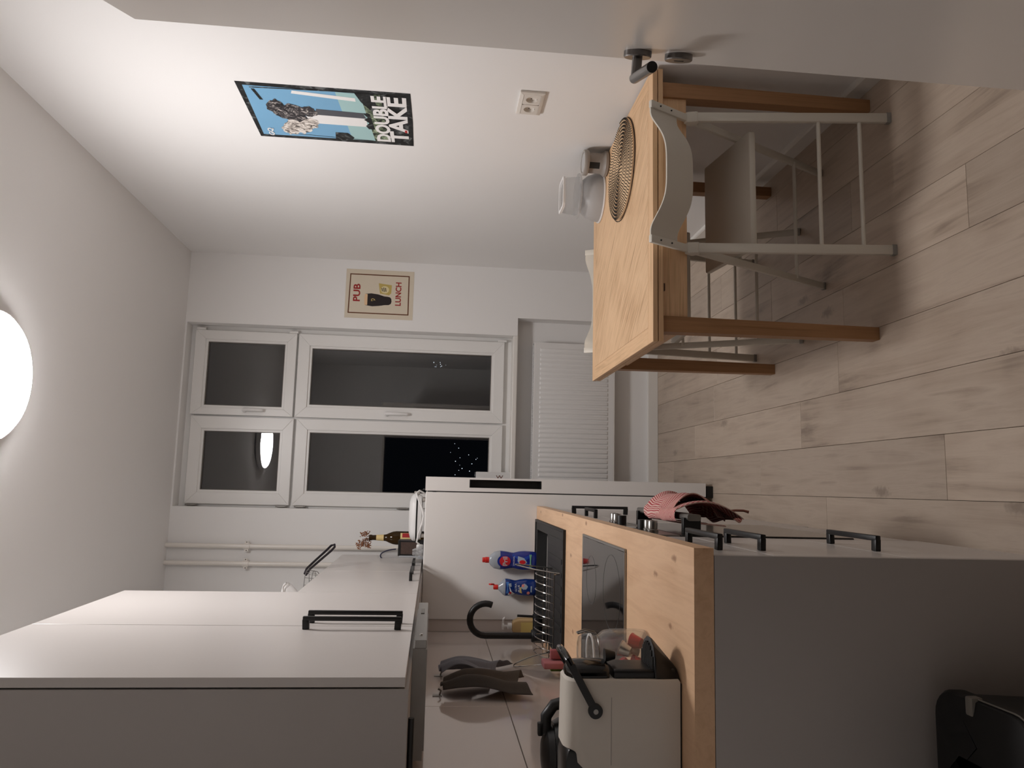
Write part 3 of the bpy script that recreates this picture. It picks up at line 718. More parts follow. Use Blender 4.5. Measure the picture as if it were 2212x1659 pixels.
# --- worktop with the sink opening left out
wt = MB()
ox0, ox1, oy0, oy1 = -.62, -.228, 3.41, 3.765
wt.box(XL+.001, CX, CN, oy0, .8745, CZ).box(XL+.001, CX, oy1, 3.842, .8745, CZ).box(ox1, CX, oy0, oy1, .8745, CZ).box(XL+.001, ox0, oy0, oy1, .8745, CZ)
solo('worktop', wt, 'worktop_oak', 'knotty oak laminate worktop running from the coffee machine to the fridge', 'worktop', base=(-.43, 2.6, .8745), k=True, smooth=0)
# --- oven under the hob
ov = thing('oven', 'black built-in oven with silver knobs and a towel on its handle', 'oven', (-.44, 2.333, .10), k=True)
part('oven_body', MB().box(XL+.08, PX-.02, 2.035, 2.631, .12, .868), 'black_satin', ov, smooth=0)
part('plinth', MB().box(XL+.08, PX-.055, 2.035, 2.631, .0, .119), 'grey_side', ov, smooth=0)
part('lower_front', MB().box(PX-.02, PX, 2.033, 2.633, .12, .27), 'grey_front', ov, bevel=.001, smooth=0)
od = part('oven_door', MB().box(PX-.02, PX+.004, 2.036, 2.630, .275, .765), 'black_gloss', ov, bevel=.003, smooth=0)
part('control_panel', MB().box(PX-.02, PX+.004, 2.036, 2.630, .769, .868), 'brushed', ov, bevel=.002, smooth=0)
for i, y in enumerate((2.575, 2.535, 2.155, 2.115)):
    kn = part('knob', MB().lathe([(0, .033), (.0125, .033), (.0135, .031), (.0135, .010), (.016, .008), (.016, .0), (0, .0)], (PX+.004, y, .822), 'X', 28), 'steel', ov)
    part('knob_mark', place(text_mb('0', .016, .0006), (PX+.0373, y, .822), (0, -1, 0), (0, 0, 1)), 'dark_hole', kn, smooth=0)
for y in (2.47, 2.22):
    part('black_stub', MB().lathe([(0, .030), (.015, .030), (.015, 0), (0, 0)], (PX+.004, y, .822), 'X', 20), 'black_matte', ov)  # plain black round stubs between the knob pairs
part('display', MB().box(PX+.004, PX+.0052, 2.29, 2.40, .805, .84), 'black_gloss', ov, smooth=0)
for y in (2.09, 2.57):
    part('handle_post', MB().box(PX+.003, PX+.048, y-.010, y+.010, .695, .745), 'black_matte', od, bevel=.002, smooth=0)
part('handle_bar', MB().prism(rrect(PX+.040, PX+.058, .700, .738, .006), .53, 'Y', 2.066), 'brushed', od, smooth=40)
# --- hob
hb = thing('hob', 'black glass hob with a steel rim set in the worktop', 'hob', (-.43, 2.33, CZ), k=True)
part('glass_plate', MB().box(-.688, -.183, 2.048, 2.612, CZ, CZ+.006), 'hob_glass', hb, bevel=.0012, smooth=0)
rim = MB().box(-.183, -.175, 2.039, 2.619, CZ, CZ+.0068).box(-.695, -.688, 2.039, 2.619, CZ, CZ+.0068).box(-.688, -.183, 2.039, 2.048, CZ, CZ+.0068).box(-.688, -.183, 2.612, 2.619, CZ, CZ+.0068)
part('steel_rim', rim, 'steel', hb, bevel=.001, seg=1, smooth=0)
for cx, cy, r in ((-.56, 2.19, .075), (-.56, 2.46, .095), (-.31, 2.19, .105), (-.31, 2.47, .075)):
    part('zone_ring', MB().lathe([(r-.0012, CZ+.0060), (r-.0012, CZ+.0064), (r+.0012, CZ+.0064), (r+.0012, CZ+.0060)], (cx, cy, 0), 'Z', 48, ring=True), 'hob_print', hb, smooth=0)
# --- sink
sn = thing('sink', 'black granite sink with a drainboard set in the worktop', 'sink', (-.43, 3.4, CZ), k=True)
zs = CZ+.007
sp = MB()
sx0, sx1, sy0, sy1 = -.683, -.187, 2.985, 3.812
bx0, bx1, by0, by1 = -.612, -.234, 3.415, 3.760
sp.box(sx0, sx1, sy0, by0, CZ, zs).box(sx0, sx1, by1, sy1, CZ, zs).box(sx0, bx0, by0, by1, CZ, zs).box(bx1, sx1, by0, by1, CZ, zs)
part('rim_plate', sp, 'granite', sn, smooth=0)
bo = MB()
bo.loft([[(x, y, zs) for x, y in rrect(bx0, bx1, by0, by1, .03)], [(x, y, CZ-.15) for x, y in rrect(bx0+.008, bx1-.008, by0+.008, by1-.008, .03)], [(x, y, CZ-.165) for x, y in rrect(bx0+.02, bx1-.02, by0+.02, by1-.02, .03)]], caps=False)
k0 = len(bo.v)-24; bo.f.append(tuple(k0+i for i in range(24)))
part('bowl', bo, 'granite', sn)
part('drain', MB().lathe([(0, CZ-.163), (.045, CZ-.163), (.045, CZ-.1655), (0, CZ-.1655)], (-.42, 3.59, 0), 'Z', 32), 'steel', sn)
dbm = MB()
for a in (((-.64, -.60), (3.02, 3.38)), ((-.27, -.23), (3.02, 3.38))):
    dbm.box(a[0][0], a[0][1], a[1][0], a[1][1], zs, zs+.002)
for i in range(6): dbm.box(-.585+i*.052, -.565+i*.052, 3.03, 3.37, zs, zs+.003)
part('drainboard_ribs', dbm, 'granite', sn, bevel=.0012, seg=1)
part('raised_edge', MB().box(sx0, sx1, sy0, sy0+.012, zs, zs+.005).box(sx1-.012, sx1, sy0+.012, sy1-.012, zs, zs+.005).box(sx0, sx1, sy1-.012, sy1, zs, zs+.005).box(sx0, sx0+.012, sy0+.012, sy1-.012, zs, zs+.005), 'granite', sn, bevel=.002, seg=2)
# --- tap
fx, fy = -.655, 3.335
fa = thing('kitchen_tap', 'matt black gooseneck tap behind the sink', 'tap', (fx, fy, zs), k=True)
part('base', MB().lathe([(.0, zs), (.029, zs), (.029, zs+.006), (.027, zs+.07), (.024, zs+.075), (0, zs+.075)], (fx, fy, 0), 'Z', 32), 'black_matte', fa)
path = [(fx, fy, zs+.07), (fx, fy, 1.10), (fx, fy, 1.195)]
for i in range(1, 17):
    a = PI-(PI+.42)*i/16; path.append((fx+.066+.066*cos(a), fy, 1.195+.066*sin(a)))
part('spout', MB().tube(path, .0135, 20), 'black_matte', fa)
part('mixer_body', MB().tube([(fx+.01, fy, zs+.048), (fx+.072, fy, zs+.048)], .022, 24).tube([(fx+.072, fy, zs+.048), (fx+.088, fy, zs+.048)], .0235, 24), 'black_matte', fa)
part('lever', MB().tube([(fx+.080, fy, zs+.065), (fx+.083, fy, zs+.137)], .0052, 12), 'black_matte', fa)
# --- chrome dish rack over the drainboard
rk_ = thing('dish_rack', 'chrome wire dish rack standing over the sink drainboard', 'dish rack', (-.53, 3.13, zs), k=True)
ra, rb, rz_ = 3.055, 3.235, .947
for y in (ra, rb): part('rail', MB().tube([(-.705, y, rz_), (-.36, y, rz_)], .0026, 8), 'chrome', rk_)
for y in (ra+.004, rb-.004): part('rail', MB().tube([(-.705, y, rz_+.016), (-.36, y, rz_+.016)], .0022, 8), 'chrome', rk_)
for i in range(11):
    x = -.385-i*.0305
    pth = [(x, ra, rz_)]
    for k in range(1, 16):
        a = PI*k/16; pth.append((x+.012*sin(a), (ra+rb)/2-(rb-ra)/2*cos(a), rz_+.062*sin(a)))
    pth.append((x, rb, rz_)); part('plate_loop', MB().tube(pth, .0019, 7), 'chrome', rk_)
for sx_, x0 in ((1, -.36), (-1, -.702)):
    pth = []
    for k in range(0, 25):
        a = PI*k/24; up = sin(a)
        pth.append((x0+(.022 if sx_ > 0 else -.032)*up, (ra+rb)/2-(rb-ra)/2*cos(a)*(1-.35*up), zs+.004+.165*up**.75))
    part('end_loop', MB().tube(pth, .0028, 8), 'chrome', rk_)
for y in (ra, rb):
    for x in (-.365, -.70): part('foot', MB().tube([(x, y, zs), (x, y, rz_)], .0028, 8), 'chrome', rk_)
# --- washing-up bottles
def squeeze(name, label, cx, rings, m_body, cap):
    yc = 3.800; t = thing(name, label, 'bottle', (cx, yc, zs), k=True, group='washing-up bottles by the sink')
    def R(zq):
        for i in range(len(rings)-1):
            (z0, a0, b0), (z1, a1, b1) = rings[i], rings[i+1]
            if z0 <= zq <= z1:
                f = (zq-z0)/(z1-z0); return a0+(a1-a0)*f, b0+(b1-b0)*f
        return rings[-1][1:]
    def ring(z, a, b, n=40): return [(cx+a*cos(2*PI*k/n)*1, yc+b*(abs(sin(2*PI*k/n))**.8)*(1 if sin(2*PI*k/n) > 0 else -1), z) for k in range(n)]
    def dense(z0, z1, n=16):
        return [(z0+(z1-z0)*i/n,)+R(z0+(z1-z0)*i/n) for i in range(n+1)]
    zmid = m_body[2]
    b = part('body', MB().loft([ring(*q) for q in dense(rings[0][0], zmid)]), m_body[0], t, smooth=50)
    part('shoulder', MB().loft([ring(*q) for q in dense(zmid, rings[-1][0])]), m_body[1], t, smooth=50)
    def wrap(mb, lift):
        out = MB(); out.f = mb.f; out.v = []
        for x, z, d in mb.v:
            a, bq = R(z); s = max(0, 1-((x-cx)/a)**2)**.4
            out.v.append((x, yc-bq*s-lift-d, z))
        return out
    def shape(nm, pts, m, lift=.0006):
        # ring-filled so that it bends with the bottle
        cxm = sum(p[0] for p in pts)/len(pts); czm = sum(p[1] for p in pts)/len(pts); mb = MB(); n = len(pts); vs = [(cxm, czm, 0)]
        for q in (.34, .67, 1): vs += [(cxm+(p[0]-cxm)*q, czm+(p[1]-czm)*q, 0) for p in pts]
        fs = [(0, 1+k, 1+(k+1) % n) for k in range(n)]
        for r_ in range(2): fs += [(1+r_*n+k, 1+r_*n+(k+1) % n, 1+(r_+1)*n+(k+1) % n, 1+(r_+1)*n+k) for k in range(n)]
        mb.add(vs, fs); return part(nm, wrap(mb, lift), m, b, smooth=0)
    def words(s, x, z, size, w_, m, lift=.001, rot=0, fat=0):
        tm = text_mb(s, size, .0002, fat, w_); q = MB(); q.f = tm.f
        q.v = [(x+v[0]*cos(rot)-v[1]*sin(rot), z+v[0]*sin(rot)+v[1]*cos(rot), 0) for v in tm.v]
        return part('lettering', wrap(q, lift), m, b, smooth=0)
    return t, shape, words, yc
t, shape, words, yc = squeeze('washing_up_bottle', 'larger blue washing-up liquid bottle with a round red emblem and closed red cap', -.388,
    [(zs, .040, .024), (zs+.012, .044, .027), (zs+.06, .046, .027), (zs+.085, .0435, .026), (zs+.112, .0365, .024), (zs+.135, .0405, .025), (zs+.160, .0445, .026), (zs+.178, .0455, .026), (zs+.205, .040, .024), (zs+.222, .026, .019), (zs+.230, .014, .014)], ('bottle_blue', 'bottle_clear', zs+.176), None)
part('cap', MB().lathe([(0, zs+.262), (.011, zs+.262), (.0125, zs+.259), (.0125, zs+.249), (.0145, zs+.247), (.0145, zs+.230), (0, zs+.230)], (-.388, yc, 0), 'Z', 24), 'cap_red', t)
shape('label', rrect(-.421, -.357, zs+.02, zs+.118, .006), 'label_blue')
shape('emblem_edge', ell(-.391, zs+.157, .0295, .034), 'bottle_blue', .0012)
shape('emblem', ell(-.391, zs+.153, .0245, .027), 'label_red', .0018)
words('Pril', -.391, zs+.153, .031, .043, 'label_white', .0026, .0, .0009)
words('ORIGINAL', -.389, zs+.110, .010, .046, 'label_white', .0018, 0, .0002)
shape('picture', [(-.366, zs+.09), (-.375, zs+.06), (-.395, zs+.045), (-.412, zs+.06), (-.405, zs+.08), (-.39, zs+.092)], 'label_grey', .0016)
shape('picture_drop', ell(-.394, zs+.068, .010, .015), 'label_red', .0022)
shape('label_band', [(-.42, zs+.022), (-.358, zs+.022), (-.358, zs+.034), (-.42, zs+.034)], 'label_green', .0018)
t, shape, words, yc = squeeze('washing_up_bottle', 'smaller dark blue washing-up liquid bottle with its red cap flipped open', -.517,
    [(zs, .037, .023), (zs+.010, .040, .025), (zs+.05, .041, .026), (zs+.075, .038, .025), (zs+.098, .0325, .023), (zs+.118, .037, .025), (zs+.135, .041, .026), (zs+.148, .041, .026), (zs+.158, .036, .024), (zs+.178, .016, .015), (zs+.182, .0125, .0125)], ('bottle_navy', 'bottle_clear', zs+.148), None)
part('cap', MB().lathe([(0, zs+.205), (.010, zs+.205), (.012, zs+.202), (.012, zs+.183), (0, zs+.183)], (-.517, yc, 0), 'Z', 24), 'cap_red', t)
part('flip_lid', MB().lathe([(0, .003), (.011, .003), (.012, 0), (.011, -.004), (0, -.004)], (-.503, yc, zs+.216), 'X', 20).tube([(-.506, yc, zs+.2), (-.503, yc, zs+.208)], .004, 8), 'cap_red', t)
shape('shoulder_band', rrect(-.555, -.479, zs+.128, zs+.147, .004), 'bottle_light', .0005)
shape('flag', [(-.550, zs+.135), (-.512, zs+.128), (-.545, zs+.102), (-.551, zs+.110)], 'label_white', .0012)
shape('flag_mark', ell(-.541, zs+.124, .006, .006), 'label_red', .0018)
shape('badge', [(-.512, zs+.130), (-.497, zs+.134), (-.495, zs+.120), (-.511, zs+.118)], 'label_grey', .0012)
words('ULTRA', -.516, zs+.097, .0125, .040, 'label_white', .0012, .08, .0004)
words('PLUS', -.520, zs+.082, .0125, .033, 'label_white', .0012, .08, .0004)
shape('flash', [(-.540, zs+.078), (-.515, zs+.080), (-.512, zs+.070), (-.543, zs+.066)], 'label_gold', .0010)
shape('picture', blob(-.512, zs+.055, .014, .015, 20, .2, 4), 'label_grey', .0010)
shape('picture_dot', ell(-.506, zs+.062, .007, .007), 'label_pink', .0016)
shape('stamp', ell(-.541, zs+.036, .0075, .0075), 'label_pink', .0010)
shape('small_print', [(-.537, zs+.018), (-.508, zs+.018), (-.508, zs+.025), (-.537, zs+.025)], 'label_grey', .0010)
# --- soap dispenser, sponges
sd = thing('soap_dispenser', 'amber soap bottle with a white pump in the corner behind the tap', 'dispenser', (-.668, 3.62, zs), k=True)
part('bottle', MB().loft([[(x, y, z) for x, y in rrect(-.668-a, -.668+a, 3.62-a*.8, 3.62+a*.8, .012)] for z, a in ((zs, .034), (zs+.004, .037), (zs+.10, .037), (zs+.125, .026), (zs+.13, .013))]), 'soap_amber', sd)
part('label', MB().box(-.690, -.646, 3.5895, 3.5902, zs+.03, zs+.09), 'label_gold', sd, smooth=0)
part('pump', MB().lathe([(0, zs+.13), (.015, zs+.13), (.015, zs+.148), (.006, zs+.15), (.006, zs+.165), (.016, zs+.166), (.016, zs+.174), (0, zs+.176)], (-.668, 3.62, 0), 'Z', 20).tube([(-.668, 3.62, zs+.170), (-.635, 3.61, zs+.170), (-.628, 3.61, zs+.162)], .005, 10), 'white_plastic', sd)
for nm, lab, m, x, y, z, sx_, sy_, sz_, rr in (('sponge', 'pink sponge cloth propped behind the dish rack', 'sponge_pink', -.690, 2.990, zs, .012, .040, .075, .0), ('sponge', 'red sponge lying behind the dish rack', 'sponge_red', -.656, 2.998, zs, .018, .012, .045, .0)):
    solo(nm, MB().prism(rrect(x-sx_, x+sx_, y-sy_, y+sy_, .006), sz_, 'Z', z), m, lab, 'sponge', base=(x, y, z), k=True, bevel=.004)
solo('scouring_pad', MB().prism(rrect(-.726, -.712, 3.02, 3.045, .004), .045, 'Z', CZ), 'sponge_green', 'green scouring pad against the tiles behind the dish rack', 'scourer', base=(-.719, 3.03, CZ), k=True, bevel=.003)
# --- two cleaning cloths on stick-on hooks
def hanging(label, hy, hz, m, outline, sd):
    """outline(t) -> (y left, y right) of the cloth at depth t below the hook"""
    rr = random.Random(sd); t = thing('cleaning_cloth', label, 'cloth', (XL, hy, hz), k=True, group='cleaning cloths on the tiles')
    p1, p2 = rr.uniform(0, 6), rr.uniform(0, 6)
    def side(off):
        def fn(u, v):
            z, ya, yb = outline(v, u); y = ya+(yb-ya)*u
            fold = sin(u*10+p1+v*.5)*.016*min(1, v*3+.25)+sin(u*19+p2-v*1.2)*.007+.006*sin(v*4+u*2)
            return (XL+.034+.016*sin(PI*min(1, v*1.3))+fold+off, y, z)
        return fn
    mb = MB().grid(side(0), 46, 30); n0 = len(mb.v); mb.grid(side(.0025), 46, 30); mb.uv = {}
    m_, n_ = 47, 31
    rim = [i for i in range(m_)]+[j*m_+m_-1 for j in range(1, n_)]+[(n_-1)*m_+i for i in range(m_-2, -1, -1)]+[j*m_ for j in range(n_-2, 0, -1)]
    for i in range(len(rim)):
        a, b = rim[i], rim[(i+1) % len(rim)]; mb.f.append((a, b, b+n0, a+n0))
    part('cloth', mb, m, t, smooth=60)
    hk = thing('wall_hook', 'small steel stick-on hook on the tiles holding the '+('blue-grey' if sd == 1 else 'dark')+' cloth', 'hook', (XL, hy, hz), k=True, group='stick-on hooks')
    part('hook_plate', MB().box(XL, XL+.0025, hy-.012, hy+.012, hz-.01, hz+.022), 'brushed', hk, smooth=0)
    part('hook_arm', MB().tube([(XL+.002, hy, hz-.002), (XL+.016, hy, hz-.006), (XL+.022, hy, hz+.004)], .003, 8), 'brushed', hk)
def out1(v, u):
    zt = 1.393-.03*abs(u-.45); zb = 1.205-.112*u**1.6
    return zt+(zb-zt)*v, 2.925-.005*v, 3.045+.105*v**1.5
def out2(v, u):
    zt = 1.388-.03*abs(u-.35); zb = 1.075+.045*(1-abs(2*u-1))**.8
    return zt+(zb-zt)*v, 2.705-.04*min(1, v*1.6), 2.80+.12*v
hanging('blue-grey cleaning cloth hanging on the tiles, the one nearer the tap', 3.01, 1.385, 'cloth_blue', out1, 1)
hanging('dark brown cleaning cloth hanging on the tiles, the one nearer the coffee machine', 2.745, 1.39, 'cloth_dark', out2, 2)

# --- coffee machine
cm = thing('coffee_machine', 'white capsule coffee machine with a black lever and drip tray', 'coffee machine', (-.52, 1.635, CZ), k=True)
y0, y1 = 1.580, 1.692
def csec(x, top, inset=0, r=.034):
    a0, a1 = y0+inset, y1-inset; r = min(r, (a1-a0)/2-.002); p = [(x, a0, CZ+.004+inset), (x, a0, top-r)]
    p += [(x, a0+r-r*cos(PI/2*i/6), top-r+r*sin(PI/2*i/6)) for i in range(1, 7)]
    p += [(x, a1-r+r*sin(PI/2*i/6), top-r+r*cos(PI/2*i/6)) for i in range(0, 6)]+[(x, a1, top-r), (x, a1, CZ+.004+inset)]
    return p
part('body', MB().loft([csec(-.396, CZ+.234, .003), csec(-.401, CZ+.239), csec(-.53, CZ+.241), csec(-.536, CZ+.232), csec(-.556, CZ+.229), csec(-.569, CZ+.216), csec(-.576, CZ+.19), csec(-.579, CZ+.17, .003)]), 'coffee_white', cm, smooth=40)
part('body_seam', MB().box(-.56, -.43, y0-.0006, y0+.001, CZ+.1465, CZ+.1475), 'lid_grey', cm, smooth=0)
part('water_tank', MB().prism([(-.535, CZ+.21), (-.53, CZ+.232), (-.555, CZ+.238), (-.66, CZ+.238), (-.68, CZ+.21), (-.685, CZ+.004), (-.57, CZ+.004), (-.57, CZ+.17)], y1-y0-.012, 'Y', y0+.006), 'black_satin', cm, bevel=.006)
part('base_foot', MB().box(-.57, -.405, y0+.004, y1-.004, CZ, CZ+.005), 'black_rubber', cm, smooth=0)
part('front_column', MB().prism(rrect(-.402, -.378, y0+.010, y1-.010, .008), .13, 'Z', CZ+.01), 'black_matte', cm, bevel=.004)
hdm = MB().lathe([(0, CZ+.148), (.036, CZ+.148), (.040, CZ+.156), (.040, CZ+.205), (.036, CZ+.226), (.018, CZ+.234), (0, CZ+.235)], (-.394, (y0+y1)/2, 0), 'Z', 32, sx=.68, sy=1.15)
part('brew_head', hdm, 'black_gloss', cm)
part('spout', MB().lathe([(0, CZ+.128), (.008, CZ+.128), (.014, CZ+.15), (0, CZ+.15)], (-.36, (y0+y1)/2, 0), 'Z', 20), 'black_matte', cm)
yc = (y0+y1)/2
arc = [(-.395, yc-.052), (-.36, yc-.05), (-.335, yc-.036), (-.322, yc-.012), (-.322, yc+.012), (-.335, yc+.036), (-.36, yc+.05), (-.395, yc+.052)]
low = [(-.400+(x+.395)*.30, yc+(y-yc)*(.95 if x < -.38 else .8)) for x, y in arc]
tr_ = part('drip_tray', MB().loft([[(x, y, CZ+.002) for x, y in low], [(x, y, CZ+.052) for x, y in arc], [(x, y, CZ+.056) for x, y in arc]]), 'black_matte', cm, bevel=.003)
gr = MB()
for i in range(9):
    y = yc-.040+i*.010; reach = -.326-.030*(abs(y-yc)/.045)**2
    gr.box(-.392, reach-.004, y-.002, y+.002, CZ+.056, CZ+.0595)
part('tray_grid', gr, 'rubber_dark', tr_, smooth=0)
for s, yy in ((0, y0-.005), (1, y1+.005)):
    lm = MB().bar((-.455, yy, CZ+.181), (-.365, yy, CZ+.232), .008, .015, (0, 1, 0)).lathe([(0, -.005), (.0145, -.005), (.0145, .005), (0, .005)], (-.455, yy, CZ+.181), 'Y', 28)
    la = part('lever_arm', lm, 'black_matte', cm, bevel=.001, seg=1)
    part('lever_pin', MB().lathe([(0, -.0062), (.005, -.0062), (.005, .0062), (0, .0062)], (-.455, yy, CZ+.181), 'Y', 16), 'brushed', la)
part('lever_grip', MB().tube([(-.367, y0-.006, CZ+.231), (-.358, y0-.002, CZ+.236), (-.352, y0+.02, CZ+.239), (-.350, yc, CZ+.240), (-.352, y1-.02, CZ+.239), (-.358, y1+.002, CZ+.236), (-.367, y1+.006, CZ+.231)], .0075, 12), 'black_gloss', cm)
# --- glass jar with capsules
jx, jy = -.402, 1.845
jr = thing('storage_jar', 'clear glass clip-top jar behind the coffee machine', 'jar', (jx, jy, CZ), k=True)
part('glass_body', MB().lathe([(0, CZ+.0005), (.050, CZ+.0005), (.055, CZ+.006), (.057, CZ+.03), (.057, CZ+.085), (.053, CZ+.105), (.043, CZ+.118), (.043, CZ+.135), (.0405, CZ+.135), (.0405, CZ+.118), (.050, CZ+.104), (.054, CZ+.085), (.054, CZ+.03), (.050, CZ+.006), (0, CZ+.005)], (jx, jy, 0), 'Z', 40), 'jar_glass', jr)
part('glass_lid', MB().lathe([(0, CZ+.139), (.046, CZ+.138), (.047, CZ+.150), (.040, CZ+.162), (0, CZ+.166)], (jx, jy, 0), 'Z', 40), 'jar_glass', jr)
part('seal_ring', MB().lathe([(.0405, CZ+.1352), (.046, CZ+.1352), (.046, CZ+.1385), (.0405, CZ+.1385)], (jx, jy, 0), 'Z', 40, ring=True), 'label_white', jr)
part('wire_clip', MB().tube([(jx+.047*cos(a), jy+.047*sin(a), CZ+.124) for a in [2*PI*i/32 for i in range(32)]], .0016, 6, closed=True).tube([(jx+.047, jy-.012, CZ+.124), (jx+.053, jy-.010, CZ+.150), (jx+.047, jy-.008, CZ+.168), (jx+.047, jy+.008, CZ+.168), (jx+.053, jy+.010, CZ+.150), (jx+.047, jy+.012, CZ+.124)], .002, 6), 'steel', jr)
caps = ((-.022, -.015, .006, 'red_foil', .3), (.022, .004, .006, 'red_foil', 1.2), (-.004, .026, .008, 'silver_foil', .5), (.005, -.01, .036, 'silver_foil', 1.0), (-.02, .015, .04, 'red_foil', 1.9))
labs = ('red foil coffee capsule at the bottom of the jar, nearest the coffee machine', 'red foil coffee capsule at the bottom of the jar, towards the room', 'silver foil coffee capsule at the bottom of the jar, far side', 'silver foil coffee capsule on top of the pile in the jar', 'red foil coffee capsule on top of the pile in the jar, far side')
for (dx, dy, dz, m, tilt), lab in zip(caps, labs):
    o = solo('coffee_capsule', MB().lathe([(0, 0), (.012, 0), (.0145, .010), (.0175, .024), (.019, .025), (.019, .0265), (0, .0275)], (0, 0, 0), 'Z', 20), m, lab, 'capsule', base=(0, 0, 0), k=True, group='coffee capsules in the jar')
    o.location = rk((jx+dx, jy+dy, CZ+dz+.006)); o.rotation_euler = (tilt*.5, tilt*.35, tilt*2)
# --- kettle behind
kx, ky = -.638, 1.895
kt = thing('kettle', 'black electric kettle behind the coffee machine', 'kettle', (kx, ky, CZ), k=True)
part('base_plate', MB().lathe([(0, CZ), (.085, CZ), (.088, CZ+.006), (.08, CZ+.018), (0, CZ+.018)], (kx, ky, 0), 'Z', 40), 'black_satin', kt)
part('body', MB().lathe([(0, CZ+.019), (.082, CZ+.019), (.086, CZ+.03), (.086, CZ+.10), (.081, CZ+.165), (.074, CZ+.200), (.066, CZ+.215), (0, CZ+.217)], (kx, ky, 0), 'Z', 40), 'black_satin', kt)
part('lid', MB().lathe([(0, CZ+.217), (.064, CZ+.216), (.058, CZ+.230), (.035, CZ+.240), (0, CZ+.243)], (kx-.006, ky, 0), 'Z', 32), 'black_matte', kt)
part('handle', MB().tube([(kx+.030, ky, CZ+.205), (kx+.050, ky, CZ+.232), (kx+.080, ky, CZ+.232), (kx+.105, ky, CZ+.214), (kx+.118, ky, CZ+.17), (kx+.115, ky, CZ+.09), (kx+.075, ky, CZ+.05)], [.012, .014, .014, .014, .013, .012, .012], 14), 'black_matte', kt)
part('lid_button', MB().box(kx+.036, kx+.066, ky-.009, ky+.009, CZ+.240, CZ+.252), 'black_satin', kt, bevel=.003)
# ================================================================== fridge
fg = thing('fridge', 'white freestanding fridge at the far end of the worktop', 'fridge', (-.33, 4.14, 0), k=True)
FB0, FB1, FT = -.680, -.066, 1.474
part('body', MB().box(FB0, FB1, CF, 4.44, .035, FT-.002), 'fridge_white', fg, bevel=.004, smooth=0)
part('door_seal', MB().box(FB1, -.060, CF+.004, 4.436, .05, FT-.012), 'fridge_gap', fg, smooth=0)
dm = MB()
gx0, gx1, gz0, gz1, gd = -.041, -.001, .894, 1.256, .035
dm.box(-.060, .0087, CF+gd, 4.44, .040, FT)
dm.box(-.060, .0087, CF, CF+gd, gz1, FT).box(-.060, .0087, CF, CF+gd, .040, gz0).box(-.060, gx0, CF, CF+gd, gz0, gz1).box(gx1, .0087, CF, CF+gd, gz0, gz1)
fd = part('door', dm, 'fridge_white', fg, smooth=0)
gl = MB().box(gx0+.003, gx1-.003, CF+gd-.004, CF+gd-.001, gz0+.005, gz1-.005).box(gx0, gx0+.003, CF-.0005, CF+gd, gz0, gz1).box(gx1-.003, gx1, CF-.0005, CF+gd, gz0, gz1).box(gx0+.003, gx1-.003, CF-.0005, CF+gd, gz0, gz0+.005).box(gx0+.003, gx1-.003, CF-.0005, CF+gd, gz1-.005, gz1)
part('grip_recess', gl, 'black_satin', fd, smooth=0)
part('hinge_pin', MB().box(-.066, -.060, CF-.001, CF+.01, FT-.052, FT-.035), 'black_matte', fg, smooth=0)
for x, y in ((-.035, CF+.02), (-.035, 4.42), (-.64, CF+.03), (-.64, 4.40)):
    part('foot', MB().box(x-.03, x+.03, y-.018, y+.018, 0, .036), 'black_matte', fg, bevel=.003, smooth=0)
# white box with a brown zigzag on the sill, just showing past the fridge
bxs = thing('carton', 'small white carton with a zigzag print on the sill behind the fridge', 'carton', (.04, 4.77, .965))
part('box', MB().box(-.03, .092, 4.745, 4.80, .965, 1.175), 'white_plastic', bxs, bevel=.002, smooth=0)
part('zigzag_print', place(text_mb('W', .03, .0004, .0002, .045), (.062, 4.7446, 1.03), (0, 0, -1), (1, 0, 0)), 'ink_brown', bxs, smooth=0)

# ---------------------------------------------------------------- on top of the fridge
wa = thing('waffle_maker', 'white rounded waffle iron lying on the fridge', 'waffle iron', (-.2, 4.06, FT), k=True)
def pill(x0, x1, y0, y1, rows, r=.05):
    return MB().loft([[(x, y, z) for x, y in rrect(x0+i, x1-i, y0+i, y1-i, r)] for z, i in rows])
part('lower_shell', pill(-.315, -.085, 3.95, 4.17, ((FT+.012, .025), (FT+.018, .006), (FT+.036, 0))), 'white_plastic', wa)
part('hot_plate', pill(-.312, -.088, 3.953, 4.167, ((FT+.036, .002), (FT+.044, .002))), 'black_matte', wa)
part('upper_shell', pill(-.320, -.080, 3.945, 4.175, ((FT+.044, 0), (FT+.056, .001), (FT+.070, .012), (FT+.079, .04), (FT+.081, .07))), 'white_plastic', wa)
part('latch', MB().box(-.10, -.068, 4.03, 4.09, FT+.03, FT+.058), 'lid_grey', wa, bevel=.003)
for x in (-.29, -.11):
    for y in (3.98, 4.14): part('foot', MB().lathe([(0, FT), (.01, FT), (.011, FT+.014), (0, FT+.014)], (x, y, 0), 'Z', 14), 'lid_grey', wa)
solo('power_cable', MB().tube([(-.075, 3.93, FT+.005), (-.062, 3.90, FT+.03), (-.075, 3.885, FT+.045), (-.105, 3.88, FT+.034), (-.15, 3.875, FT+.014), (-.185, 3.875, FT+.006), (-.22, 3.875, FT+.010), (-.27, 3.878, FT+.026), (-.315, 3.885, FT+.034), (-.335, 3.90, FT+.012), (-.34, 3.92, FT+.006)], .0042, 10), 'white_plastic', 'white power cable looping along the near edge of the fridge top', 'cable', base=(-.2, 3.89, FT), k=True)
pl = thing('power_plug', 'white plug lying on the fridge beside the dark box', 'plug', (-.342, 3.915, FT), k=True)
part('plug_body', MB().lathe([(0, -.022), (.012, -.022), (.017, -.01), (.017, .012), (.014, .016), (0, .016)], (-.345, 3.915, FT+.018), 'X', 20), 'white_plastic', pl)
for s in (-1, 1): part('pin', MB().tube([(-.361, 3.915+s*.0095, FT+.018), (-.378, 3.915+s*.0095, FT+.018)], .0022, 8), 'steel', pl)
